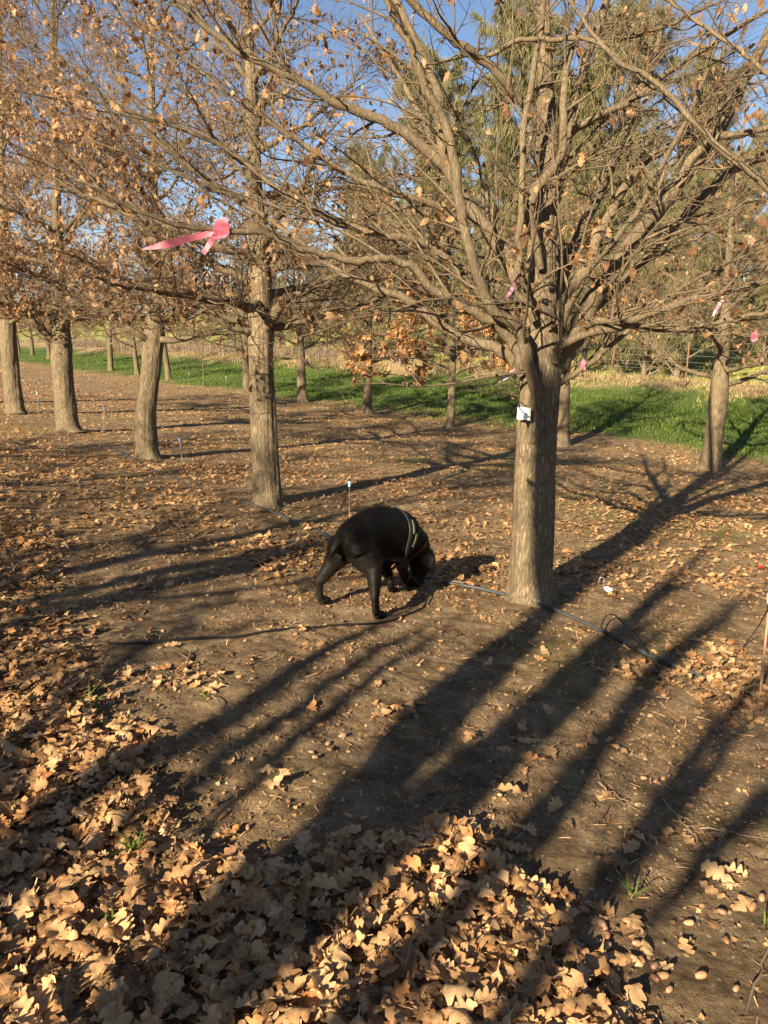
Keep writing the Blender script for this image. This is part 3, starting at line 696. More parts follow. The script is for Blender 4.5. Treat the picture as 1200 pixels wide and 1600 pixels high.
make_oak('many-stemmed oak behind the camera whose stems draw the shadow stripes', B0, tr0, [.17, .15, .15, .09, .05, .01], L0 + [
      shade3([(850, 925), (848, 830), (846, 740), (842, 650), (838, 570)], [0, .1, .1, .1, .1], [.07, .085, .08, .07, .05]),
      shade3([(838, 800), (860, 730), (866, 650), (872, 560), (900, 450)], [.2, .2, .2, .3, .3], [.04, .05, .05, .045, .03])], 801, leafn=160, k2=4, k3=3, k4=0, sides=24, group=G0, L2=.12, tw_r=.002)
for i, (n_, k, rz) in enumerate([(1, 0, 2.2), (2, 2, .6), (3, 0, 3.6), (-1, 2, 4.0), (-2, 0, 1.0)]):
    q_ = b0 + RD * 3.3 * n_ - ST * (1.0 if n_ > 0 else .5)
    place_oak(k, 0, 0, rz, 1.0, 'oak behind the camera that shades the soil in front', G0, loc=(q_[0], q_[1], 0))
# the small leafy oak and the saplings
small = make_oak('small young oak thickly hung with orange-brown leaves', GP(703, 668), *(lambda b_, z: ([PX(x, y, z) for x, y in ((703, 668), (705, 640), (706, 600), (708, 560), (706, 510), (708, 460), (708, 430))], [w * z / F / 2 for w in (13, 12, 11, 10, 8, 5, 2)],
    [(np.array([PX(705, 600 - i * 11, z), PX(705 + sx * 45, 590 - i * 14, z + dz * .4), PX(705 + sx * 100, 585 - i * 13, z + dz), PX(705 + sx * (150 - i * 5), 590 - i * 13, z + dz * 1.3)]), [.03, .022, .012, .004]) for i, (sx, dz) in enumerate([(-1, .3), (.6, -.5), (-.9, -.6), (.5, .6), (-1.1, .2), (.35, -.3), (-.7, .9), (-1.2, -.2), (.3, .5), (-.9, .5)])]))(None, depth_of(GP(703, 668))),
    95, leafn=5200, leafmat=M_ORANGE, k2=5, k3=4, k4=2, sides=20, leafsize=.13, tw_r=.002, flare=.25)
def sapling(px, py, h, label, seed):
    b0 = GP(px, py); rng = np.random.default_rng(seed)
    root = empty('oak_sapling', tuple(b0), label, 'sapling', 'thin saplings between the rows')
    pts = b0 + np.array([[0, 0, -.03], [.03, 0, h * .35], [-.02, .02, h * .7], [.05, 0, h]]); p = crom(pts, 14)
    a = Acc(); a.tubes(p[None], np.linspace(.035, .008, 14)[None], 8); a.build('trunk', M_LIMB, root, b0)
    P2, R2 = grow(rng, p[None], np.linspace(.035, .008, 14)[None], 12, .4, 1, .9, .4, .8, 6, .12, .05, .5, .004)
    P3, R3 = grow(rng, P2, R2, 5, .2, 1, .3, .4, .8, 4, .12, .02, .6, .003)
    a = Acc(); a.tubes(P2, R2, 4); a.tubes(P3, R3, 3); a.build('twigs', M_TWIG, root, b0)
sapling(318, 606, 2.6, 'thin bare sapling between the crooked oak and the tall straight oak', 5)
sapling(137, 575, 2.2, 'thin bare sapling behind the dark thick-based oak, at the grass edge', 6)

# ---------------------------------------------------------------- grass strip and dry bank
def blades(name, rng, n, umin, umax, mat, h0, h1, w, lean, vmin=-14, vmax=70, kind='stuff', fixed=None, tr=(0, 1)):
    if fixed is None:
        u = rng.uniform(umin, umax, n * 2); v = vmin + (vmax - vmin) * rng.uniform(0, 1, n * 2) ** 1.7
        u = u + 2.4 * vnoise(u * 1.0, v, 1.5, 70) + .8 * rng.normal(0, .5, len(u))
        x = u * UX - v * UY; y = u * UY + v * UX
        keep = (vnoise(x, y, .8, 71) + .5) > rng.uniform(-.25, .9, len(x)); x, y = x[keep][:n], y[keep][:n]
    else: x, y = fixed
    n = len(x); z = gz(x, y) + (0 if fixed is not None else .02)
    uu = x * UX + y * UY
    if fixed is None:
        z = z + np.clip(1 - np.abs(uu - 19.6) / 4, 0, 1) * .12 * (vnoise(x, y, .5, 51) + .5) + np.clip(1 - np.abs(uu - 25.0) / 2.5, 0, 1) * (.30 + .5 * vnoise(x, y, 1.6, 52) + .2 * vnoise(x, y, .5, 53)) - .02
    h = rng.uniform(h0, h1, n); a = rng.uniform(0, 6.28, n); ld_ = rng.uniform(0, 6.28, n); le = np.abs(rng.normal(0, lean, n)) * h
    wx, wy = np.cos(a) * w / 2, np.sin(a) * w / 2
    p0 = np.stack([x - wx, y - wy, z - .01], -1); p1 = np.stack([x + wx, y + wy, z - .01], -1)
    mx_, my_ = x + np.cos(ld_) * le * .35, y + np.sin(ld_) * le * .35
    p2 = np.stack([mx_ + wx * .8, my_ + wy * .8, z + h * .6], -1); p3 = np.stack([mx_ - wx * .8, my_ - wy * .8, z + h * .6], -1)
    p4 = np.stack([x + np.cos(ld_) * le, y + np.sin(ld_) * le, z + h], -1)
    V = np.stack([p0, p1, p2, p3, p4], 1).reshape(-1, 3)
    k = (np.arange(n) * 5)[:, None]
    q = k + np.array([[0, 1, 2, 3]]); t = k + np.array([[3, 2, 4]])
    tint = np.clip(rng.normal(.5, .22, n) + .5 * vnoise(x, y, 1.3, 73), tr[0], tr[1])
    o = link(name, mesh_np(name, V, [q, t], mat, True, {'tint': np.repeat(tint, 5)}))
    if kind: o['kind'] = kind
    return o
rb = np.random.default_rng(77)
tag(blades('grass_strip', rb, 110000, 15.9, 24.0, M_GRASS, .03, .12, .020, .6), 'bright green grass growing in a long strip past the second row', 'grass')
tag(blades('dry_grass', rb, 30000, 23.8, 27.5, M_DRYG, .05, .22, .03, .5), 'dry straw-coloured grass on the bank under the wire fence', 'grass')
tag(blades('meadow_grass', rb, 34000, 27, 48, M_MEAD, .08, .22, .06, .6, vmin=-30), 'yellowed rough grass on the slope beyond the fence', 'grass')
# reeds at the left beyond the fence
tag(blades('reeds', rb, 14000, 26.5, 31, M_REED, .3, .9, .03, .35, vmin=36, vmax=110, tr=(.2, .9)), 'pale tan reeds and bare brush beyond the fence on the left', 'reeds')
# thin green weeds and moss tufts between the rows
rr_ = np.random.default_rng(8); cand = rr_.uniform([-6, 4], [9, 16], (220000, 2)); zc_ = gz(cand[:, 0], cand[:, 1], False)
mm = moss_mask(cand[:, 0], cand[:, 1], zc_); kp = rr_.uniform(0, 1, len(mm)) < np.clip(mm - .25, 0, 1) * .5; cand = cand[kp][:14000]
tag(blades('weeds', rr_, 0, 0, 0, M_GRASS, .012, .04, .006, .5, fixed=(cand[:, 0], cand[:, 1]), tr=(.4, 1)), 'thin yellow-green weeds and moss sprouting among the leaves between the rows', 'weeds')

# ---------------------------------------------------------------- wire fence
M_RUST = plain('rusty_steel', (.20, .105, .06), .8); M_WIRE = plain('galvanised_wire', (.22, .21, .19), .5, metal=.4); M_POSTW = plain('grey_wood_post', (.20, .165, .13), .9)
def fence():
    rng = np.random.default_rng(4)
    vs_ = np.arange(-16, 80, 3.0); u = 24.4
    P = np.array([[u * UX - v * UY, u * UY + v * UX] for v in vs_]); zz = gz(P[:, 0], P[:, 1]) + .22
    root = empty('wire_fence', (P[0, 0], P[0, 1], zz[0]), 'post and wire fence running behind the green strip', 'fence'); o0 = np.array([P[0, 0], P[0, 1], zz[0]])
    for i in range(len(P)):
        a = Acc(); wood = i % 6 == 3; w = .07 if wood else .03; h = 1.35 if wood else 1.45
        lx = rng.normal(0, .04)
        pts = np.array([[P[i, 0], P[i, 1], zz[i] - .35], [P[i, 0] + lx, P[i, 1], zz[i] + h * .5], [P[i, 0] + lx * 2, P[i, 1], zz[i] + h], [P[i, 0] + lx * 2, P[i, 1], zz[i] + h + .004]])
        a.tubes(pts[None], np.array([[w, w, w * .95, .003]]), 8 if wood else 4); a.build('post', M_POSTW if wood else M_RUST, root, o0)
    for k in range(6):
        pts = []
        for i in range(len(P)):
            pts.append([P[i, 0], P[i, 1], zz[i] + .12 + k * .22])
            if i < len(P) - 1: m_ = (P[i] + P[i + 1]) / 2; pts.append([m_[0], m_[1], (zz[i] + zz[i + 1]) / 2 + .12 + k * .22 - .02])
        pts = np.array(pts); a = Acc(); a.tubes(pts[None], np.full((1, len(pts)), .006), 4); a.build('wire', M_WIRE, root, o0)
fence()

# ---------------------------------------------------------------- casuarinas beyond the fence
M_CTRUNK = bark_mat('casuarina_bark', (.09, .07, .05), (.19, .155, .115), (.28, .235, .18), .7, .6)
def casuarina(seed, h, spread, strands, low=.12):
    rng = np.random.default_rng(seed)
    root = empty('evergreen_tree', (0, 0, 0), 'x', 'evergreen tree')
    pts = np.array([[0, 0, -.2], [rng.normal(0, .2), rng.normal(0, .2), h * .35], [rng.normal(0, .3), rng.normal(0, .3), h * .7], [0, 0, h]]); p = crom(pts, 24)
    r = np.interp(np.linspace(0, 1, 24), [0, .1, 1], [h * .022, h * .016, .02])
    a = Acc(); a.tubes(p[None], r[None], 12); a.build('trunk', M_CTRUNK, root)
    P2, R2 = grow(rng, p[None], r[None], 62, low, .99, spread, .4, .75, 9, .12, .06, .4, .012, .5)
    P3, R3 = grow(rng, P2, R2, 6, .25, 1, spread * .34, .4, .75, 6, .14, .03, .55, .006)
    a = Acc(); a.tubes(P2, R2, 5); a.tubes(P3, R3, 4); a.build('branches', M_CTRUNK, root)
    B, n, _ = P3.shape; k = strands
    bi = rng.integers(0, B, k); t = rng.uniform(.15, 1, k) * (n - 1.001); ii = t.astype(int); f = (t - ii)[:, None]
    st = P3[bi, ii] * (1 - f) + P3[bi, ii + 1] * f
    pv = rng.uniform(0, 1, B)[bi]
    d = nrm(nrm(P3[bi, -1] - P3[bi, 0]) * .9 + rng.normal(0, .5, (k, 3))); L = rng.uniform(.25, .75, k)[:, None] * h / 14
    w = .012 * h / 14
    m1 = st + d * L * .5; m2 = m1 + nrm(d * .6 + np.array([0, 0, -1.0])) * L * .6
    sd = nrm(np.cross(d, rng.normal(size=(k, 3)))) * w
    V = np.stack([st - sd, st + sd, m1 + sd, m1 - sd, m2 + sd * .5, m2 - sd * .5], 1).reshape(-1, 3)
    b6 = (np.arange(k) * 6)[:, None]
    q = np.concatenate([b6 + np.array([[0, 1, 2, 3]]), b6 + np.array([[3, 2, 4, 5]])])
    me = mesh_np('foliage', V, [q], M_NEEDLE, False, {'tint': np.repeat(np.clip(pv * .7 + rng.uniform(0, .4, k) - .05, 0, 1), 6)})
    link('foliage', me, root)
    return root
cp = [casuarina(201, 15, 4.9, 42000), casuarina(202, 14, 4.4, 38000, .04), casuarina(203, 11, 3.8, 38000, .02)]
cu = [False] * 3
def place_c(k, px, u, sc, rz, label, group='evergreens beyond the fence'):
    # a point on the line at distance u across the rows, seen in pixel column px
    a_ = (px - 600) / F
    y = u / (a_ * _CP * UX + UY + .03); x = a_ * y
    o = copy_tree(cp[k]) if cu[k] else cp[k]; cu[k] = True
    o.location = (x, y, float(gz(x, y)) - .1); o.rotation_euler = (0, 0, rz); o.scale = (sc,) * 3
    o['label'] = label; o['group'] = group
place_c(0, 940, 35, 1.0, .3, 'tall drooping evergreen behind the crown of the tagged oak')
place_c(1, 800, 34, 1.15, 1.3, 'tall evergreen behind the left limbs of the tagged oak')
place_c(0, 670, 33, 1.0, 2.3, 'tall evergreen beyond the fence above the small orange oak')
place_c(1, 1060, 42, .95, 3.3, 'tall evergreen between the tagged oak and the leaning oak')
place_c(2, 590, 31, .9, 4.3, 'evergreen beyond the fence above the dog')
place_c(2, 480, 30, .62, 5.3, 'low olive evergreen just right of the tall straight oak')
place_c(2, 1000, 29, .55, .9, 'low evergreen with hanging sprays right behind the fence, right of the tagged oak')
place_c(2, 1135, 42, .8, 1.9, 'rounded evergreen on the slope behind the leaning oak')
place_c(0, 1180, 60, .85, 2.2, 'distant evergreen at the right edge on the slope')
place_c(1, 860, 45, 1.1, 2.9, 'farther evergreen filling the gap behind the tagged oak')
place_c(2, 730, 29, .5, 3.9, 'low evergreen behind the fence near the small orange oak')
place_c(1, 560, 42, .8, 3.1, 'farther evergreen rising behind the second row, above the dog')
place_c(2, 330, 46, .45, 1.1, 'distant low evergreen on the left beyond the reeds')
place_c(2, 1270, 34, .8, .2, 'evergreen past the right edge on the slope')
place_c(1, 690, 36, .85, 5.8, 'evergreen beyond the fence between the small orange oak and the tagged oak, farther back')
place_c(0, 870, 40, .95, 4.1, 'evergreen seen through the fork of the tagged oak, well beyond the fence')
place_c(2, 440, 36, .7, 2.6, 'evergreen beyond the fence just behind the tall straight oak')
place_c(2, 1180, 36, .5, 3.4, 'low evergreen on the slope right of the leaning oak')
place_c(2, 10, 40, .62, .6, 'bushy evergreen beyond the grass strip behind the leftmost oak')
place_c(2, 150, 42, .60, 1.6, 'bushy evergreen far behind the gap right of the dark thick-based oak')
place_c(2, 215, 36, .45, 2.7, 'low shrubby evergreen far behind the crooked oak')
place_c(2, 300, 38, .55, 3.8, 'bushy evergreen beyond the reeds, left of the tall straight oak')
place_c(2, 85, 37, .45, 4.9, 'low shrubby evergreen far behind the dark thick-based oak')
place_c(1, 905, 28.5, .62, 1.2, 'low-branched evergreen behind the fence just right of the tagged trunk')
place_c(2, 965, 29.5, .75, 5.2, 'bushy evergreen behind the fence between the tagged oak and the leaning oak')
place_c(2, 1050, 28.5, .62, 2.2, 'bushy evergreen behind the fence just left of the leaning oak')
place_c(1, 770, 29, .62, 2.0, 'low-branched evergreen behind the fence just left of the tagged trunk')
place_c(2, 640, 28.5, .6, .4, 'bushy evergreen behind the fence, left of the small orange oak')
place_c(1, 570, 38, .9, 3.7, 'tall evergreen above the dog, farther left than the rest')
place_c(1, 1110, 34, .55, 4.2, 'short evergreen behind the trunk of the leaning oak')

place_oak(1, 0, 0, .3, 1.0, 'x', loc=(0, 0, 0)) if False else None
for i, (px, u, k, sc, rz) in enumerate([(-60, 30, 1, 1.35, .2), (40, 33, 0, 1.3, 1.3), (120, 30, 2, 1.25, 2.2), (190, 35, 1, 1.5, 3.3), (250, 31, 0, 1.2, 4.4), (310, 34, 2, 1.4, 5.1), (370, 30, 1, 1.15, .9), (430, 33, 0, 1.3, 2.8), (510, 31, 2, 1.15, 1.9)]):
    a_ = (px - 600) / F; y_ = u / (a_ * _CP * UX + UY + .03)
    wds = ['past the left edge', 'at the left edge', 'left of the dark thick-based oak', 'just right of the dark thick-based oak', 'above the crooked oak', 'left of the thin sapling', 'just left of the tall straight oak', 'just right of the tall straight oak', 'above the dog, left of the evergreens']
    place_oak(k, 0, 0, rz, sc, 'brown twiggy tree beyond the fence, ' + wds[i], 'brown trees beyond the fence', loc=(a_ * y_, y_, 0))
# ---------------------------------------------------------------- litter and its 300 nearest leaves
def visible_points(rng, n, zmin, zmax, margin=160):
    out = []
    while sum(len(o) for o in out) < n:
        m_ = n * 3
        if zmax < 5:
            x = rng.uniform(-zmax * .75, zmax * .75, m_); y = rng.uniform(.6, zmax * 1.1, m_)
        else: 
            x = rng.uniform(-zmax * .62, zmax * .62, m_); y = rng.uniform(2.5, zmax * 1.1, m_)
        z = gz(x, y, False); px, py, zc = pix(x, y, z)
        k = (zc > zmin) & (zc < zmax) & (px > -margin) & (px < 1200 + margin) & (py < 1600 + margin)
        out.append(np.stack([x, y, z], 1)[k])
    return np.concatenate(out)[:n]
rl = np.random.default_rng(99)
def area_of(zmin, zmax, margin=160):
    g = np.random.default_rng(1); m_ = 60000
    x = g.uniform(-zmax * .8, zmax * .8, m_); y = g.uniform(.0, zmax * 1.2, m_); z = gz(x, y, False); px, py, zc = pix(x, y, z)
    k = (zc > zmin) & (zc < zmax) & (px > -margin) & (px < 1200 + margin) & (py < 1600 + margin)
    return k.mean() * zmax * 1.6 * zmax * 1.2
litter = Acc()
cand = []
for zmin, zmax, dens, lowp in ((.9, 3.4, 1000, False), (3.4, 6.5, 520, True), (6.5, 11, 260, True), (11, 26, 90, True), (26, 60, 22, True)):
    ar = area_of(zmin, zmax); n = int(dens * ar)
    p = visible_points(rl, n, zmin, zmax)
    d = litter_density(p[:, 0], p[:, 1], p[:, 2]); keep = rl.uniform(0, 1, len(p)) < d
    p = p[keep]; d = d[keep]
    n = len(p)
    lay = rl.uniform(0, 1, n)
    p[:, 2] = gz(p[:, 0], p[:, 1]) + .004 + lay * .036 * np.clip(d * 1.2 - .1, 0, 1)
    size = rl.uniform(.042, .105, n) * (1.12 if zmin < 1 else .95 if zmin < 6 else .85 if zmin < 26 else 1.3)
    tint = np.clip(rl.beta(1.7, 1.5, n) * .9 + .04 * lay, 0, 1); rd = rl.uniform(0, 1, n) < .06; tint[rd] = rl.uniform(.88, 1, rd.sum())
    tilt = np.where(d > .4, .30, .14)
    R = rotmats(rl.uniform(0, 6.28, n), rl.normal(0, 1, n) * tilt, rl.normal(0, 1, n) * tilt)
    if not lowp:
        # crumbled, curled and whole leaves; the largest in view become things of their own
        px, py, zc = pix(p[:, 0], p[:, 1], p[:, 2])
        inn = (px > 5) & (px < 1195) & (py < 1590)
        score = size / zc * (.45 + .55 * lay) * inn * np.where(d < .3, 1.35, 1)
        pick = np.argsort(-score)[:270]
        rest = np.setdiff1d(np.arange(n), pick)
        cand = (p[pick], size[pick], tint[pick], R[pick], d[pick])
        scatter_into(litter, LEAFV, rl, p[rest], size[rest], tint[rest], .4, R[rest])
    else: scatter_into(litter, MIDV if zmin < 6 else LOWV, rl, p, size, tint, .3, R)
# crumbs: broken bits of leaf and stalk over all the near soil
crumbV = [(np.array([[-.5, -.4, 0], [.5, -.3, .08], [.45, .4, 0], [-.3, .5, .12]]), np.array([[0, 1, 2, 3]]), np.array([[.3, .1], [.5, .1], [.5, .3], [.3, .3]])),
          (np.array([[-.1, -1.4, 0], [.1, -1.4, .03], [.12, 1.3, .1], [-.08, 1.4, .06]]), np.array([[0, 1, 2, 3]]), np.array([[.3, .1], [.5, .1], [.5, .3], [.3, .3]]))]
for zmin, zmax, n, s0, s1 in ((.9, 3.4, 11000, .005, .018), (3.4, 7, 30000, .008, .03), (7, 14, 30000, .02, .05), (14, 30, 20000, .03, .07)):
    p = visible_points(rl, n, zmin, zmax); p[:, 2] = gz(p[:, 0], p[:, 1]) + .002
    kk = rl.uniform(0, 1, n) < np.clip(.35 + 1.8 * vnoise(p[:, 0], p[:, 1], .3, 81), .1, 1); p = p[kk]; n = len(p)
    scatter_into(litter, crumbV, rl, p, rl.uniform(s0, s1, n), np.clip(rl.uniform(.1, .85, n), 0, 1), .35)
clod = Acc(); cl_v = []
for i in range(5):
    bm = bmesh.new(); bmesh.ops.create_icosphere(bm, subdivisions=1, radius=.5); rc = np.random.default_rng(i)
    V_ = np.array([tuple(v.co) for v in bm.verts]) * rc.uniform(.65, 1.25, (len(bm.verts), 1)) * [1, .85, .6]; f_ = np.array([[v.index for v in f.verts] for f in bm.faces]); bm.free(); cl_v.append((V_, f_))
for zmin, zmax, n, s0, s1 in ((.9, 3.4, 20000, .003, .020), (3.4, 7, 14000, .006, .028)):
    p = visible_points(rl, n, zmin, zmax); kk = rl.uniform(0, 1, n) < np.clip(.4 + 2.2 * vnoise(p[:, 0], p[:, 1], .22, 91), .05, 1); p = p[kk]; n = len(p)
    p[:, 2] = gz(p[:, 0], p[:, 1]) + .001; sz = s0 + (s1 - s0) * rl.uniform(0, 1, n) ** 3; vi = rl.integers(0, 5, n); Rm = rotmats(rl.uniform(0, 6.28, n), rl.normal(0, .5, n), rl.normal(0, .5, n))
    for k, (V_, f_) in enumerate(cl_v):
        q_ = np.nonzero(vi == k)[0]; W_ = np.einsum('nij,vj->nvi', Rm[q_], V_) * sz[q_][:, None, None] + p[q_][:, None, :]
        clod.raw(W_.reshape(-1, 3), (f_[None] + (np.arange(len(q_)) * len(V_))[:, None, None]).reshape(-1, 3))
tag(clod.build('soil_crumbs', M_SOIL, smooth=False), 'small clods and crumbs of brown soil', 'soil crumbs', kind='stuff')
tag(litter.build('leaf_litter', M_LITTER), 'brown oak leaves and crumbs lying thick over the soil', 'leaf litter', kind='stuff')
LM = []
for i, (V, f, UV) in enumerate(LEAFV): LM.append(mesh_np('fallen_leaf', V, [f], M_LEAF, True, None, UV))
def leaf_words(t):
    return 'dark brown' if t < .3 else 'mid brown' if t < .5 else 'tan' if t < .68 else 'pale straw-coloured' if t < .87 else 'rust-orange'
def single_leaf(p, size, tint, R, label, vi=None, group='fallen oak leaves lying nearest the camera'):
    o = link('fallen_leaf', LM[int(rl.integers(0, 17)) if vi is None else vi])
    o.matrix_world = Matrix.Translation(Vector(p)) @ Matrix(np.array(R).tolist()).to_4x4() @ Matrix.Scale(size, 4)
    o.color = (*ramp_col(float(tint)), 1); tag(o, label, 'leaf', group); return o
P_, S_, T_, R_, D_ = cand
for i in range(len(P_)):
    px, py, _z = pix(*P_[i])
    col = 'left' if px < 400 else 'centre' if px < 800 else 'right'
    row = 'bottom edge' if py > 1480 else 'lower part' if py > 1330 else 'middle'
    where = 'thick litter' if D_[i] > .4 else 'bare soil'
    single_leaf(P_[i], S_[i], T_[i], R_[i], f'{leaf_words(T_[i])} oak leaf on {where}, {row} of the picture, {col} side')
def flat_R(yaw, tx=.1, ty=.1): return rotmats(np.array([yaw]), np.array([tx]), np.array([ty]))[0]
for px, py, s, t, yaw, lab in ((388, 1402, .135, .9, .5, 'large glowing orange oak leaf standing out of the litter, lower left'), (412, 1208, .10, .76, -1.2, 'pale curled leaf, upper of the pair on sunlit soil below the leash'),
        (432, 1228, .105, .74, 2.0, 'pale curled leaf, lower of the pair on sunlit soil below the leash'), (860, 1180, .10, .6, .2, 'upright folded leaf casting a shadow on soil below the tagged oak'),
        (245, 1146, .12, .62, 1.5, 'broad pale leaf alone on the soil beside the green tuft on the left'), (865, 1268, .09, .8, -.6, 'small bright leaf at the end of a shadow, right of centre'),
        (796, 1245, .12, .62, 1.4, 'long pale leaf in the shadow stripe, left one of a touching row'), (993, 1314, .085, .82, .8, 'bright lobed leaf on sunlit soil, left of a rounder brown one'),
        (1043, 1310, .085, .5, -.4, 'rounder brown leaf on sunlit soil, right of the bright lobed leaf'), (1122, 1370, .11, .78, .9, 'pale leaf clump on sunlit soil near the right edge'),
        (888, 1292, .07, .5, 2.8, 'small brown leaf just below the bright leaf, right of centre'), (360, 1305, .085, .9, 2.5, 'orange curled leaf beside two acorns left of centre'), (932, 1515, .075, 1.0, .7, 'rust-red leaf among acorns at the lower right')):
    p = GP(px, py, .015); single_leaf(p, s, t, flat_R(yaw, rl.normal(0, .18), rl.normal(0, .18)), lab)

# ---------------------------------------------------------------- acorns
M_ACORN = None
m, nt, b = newmat('acorn_shell'); oi = N(nt, 'ShaderNodeObjectInfo'); nn = noise(nt, coords(nt, (60, 60, 20)), 2, 4)
c = ramp(nt, oi.outputs['Random'], [(0, (.15, .075, .04)), (.35, (.32, .165, .085)), (.75, (.42, .24, .13)), (1, (.24, .16, .11))])
c = mixc(nt, .6, c, ramp(nt, nn, [(.3, (.75, .72, .7)), (.7, (1.12, 1.12, 1.1))]), 'MULTIPLY')
nt.links.new(c, b.inputs['Base Color']); b.inputs['Roughness'].default_value = .38; b.inputs['Specular IOR Level'].default_value = .4; M_ACORN = m
def acorn_mesh(k):
    prof = [(0, -.5), (.22, -.47), (.27, -.40), (.33, -.25), (.345, 0), (.32, .2), (.24, .38), (.12, .47), (.05, .50), (.03, .55), (0, .56)]
    S = 14; V = []; rg_ = np.random.default_rng(k)
    for r, z in prof:
        for a in range(S): V.append([r * math.cos(a * 6.2832 / S) * (1 + .04 * rg_.normal()), r * math.sin(a * 6.2832 / S), z])
    n = len(prof); q = []
    for i in range(n - 1):
        for a in range(S): q.append([i * S + a, i * S + (a + 1) % S, (i + 1) * S + (a + 1) % S, (i + 1) * S + a])
    return mesh_np('acorn', np.array(V), [np.array(q)], M_ACORN)
AM = [acorn_mesh(i) for i in range(3)]
z8 = [(390, 388), (558, 498), (590, 502), (640, 527), (690, 602), (700, 628), (695, 663), (790, 655), (805, 712), (845, 730), (845, 762), (870, 757), (990, 755), (952, 580), (1055, 550), (1152, 535), (1070, 640), (728, 835), (830, 872), (800, 285), (990, 352), (812, 130), (835, 325), (795, 215), (990, 170), (955, 218), (358, 127), (905, 38), (465, 315), (1005, 210), (850, 140), (680, 590), (625, 545), (1180, 510), (890, 800), (1100, 790)]
z7 = [(735, 35), (895, 18), (1025, 22), (985, 70), (1030, 45), (698, 245), (470, 237), (652, 237), (775, 290), (1090, 260), (1137, 266), (980, 290), (690, 400), (672, 215), (1070, 0)]
z5 = [(362, 495), (320, 545), (250, 545), (608, 655), (520, 605), (718, 670), (870, 462), (930, 450), (1100, 800), (1120, 480), (470, 500), (320, 288), (700, 265), (660, 205), (752, 340), (1185, 487), (590, 600), (305, 215), (310, 370)]
aps = [(600 + x / 2, 1150 + y / 2) for x, y in z8] + [(x / 2, 1150 + y / 2) for x, y in z7] + [(x / 3, 900 + y / 3) for x, y in z5]
ra = random.Random(4)
for px, py in aps:
    p = GP(px, py, ra.uniform(.001, .008))
    o = link('acorn', AM[ra.randrange(3)]); s = ra.uniform(.020, .029)
    o.location = tuple(p); o.rotation_euler = (math.pi / 2 + ra.uniform(-.25, .25), ra.uniform(0, 6), ra.uniform(0, 6.28)); o.scale = (s * 1.0, s * 1.0, s * 1.15)
    reg = 'at the lower right among leaves' if (px > 850 and py > 1330) else 'on sunlit soil near the right edge' if px > 900 else 'on soil by the litter on the left' if px < 400 and py < 1200 else 'on soil left of centre' if px < 500 else 'on soil in the middle foreground'
    tag(o, f'smooth brown acorn lying {reg}', 'acorn', 'acorns on the soil')

# ---------------------------------------------------------------- loose twigs
M_STICK = twig_mat('dead_twig', (.16, .11, .07), (.36, .27, .18))
for i, (x0, y0, x1, y1, r, lab) in enumerate([(935, 1285, 978, 1230, .0025, 'pale bent twig on the soil right of centre'), (1037, 1255, 1095, 1322, .003, 'dark thin twig on the soil at the right'), (600, 1365, 700, 1400, .006, 'dark stick lying across the leaf pile'),
        (600, 1448, 700, 1420, .006, 'second dark stick crossing the leaf pile, left of the other'), (935, 1230, 1000, 1270, .002, 'thin straw on the soil above the small bright leaf'), (1095, 1295, 1200, 1315, .003, 'long thin twig at the right edge'), (330, 1090, 360, 1130, .002, 'short twig on soil left of centre'),
        (1165, 1590, 1200, 1480, .004, 'curved twig in the lower right corner'), (20, 1590, 50, 1530, .004, 'pale stalk standing in the lower left corner'), (290, 1045, 300, 1015, .004, 'short brown stick below the leash'), (500, 1390, 370, 1430, .004, 'thin dark twig in the litter below the orange leaf')]):
    a = GP(x0, y0, .012); c_ = GP(x1, y1, .012); rng = np.random.default_rng(i)
    t = np.linspace(0, 1, 9)[:, None]; P = a * (1 - t) + c_ * t + rng.normal(0, .004, (9, 3)); P[:, 2] = np.maximum(P[:, 2], gz(P[:, 0], P[:, 1]) + .003)
    ac = Acc(); ac.tubes(P[None], np.linspace(r, r * .5, 9)[None], 6)
    b2, r2 = grow(rng, P[None], np.linspace(r, r * .5, 9)[None], 2, .3, .8, .07, .4, .7, 4, .1, 0, .6, .0008, .1); ac.tubes(b2, r2, 4)
    tag(ac.build('fallen_twig', M_STICK), lab, 'twig', 'loose twigs on the ground')

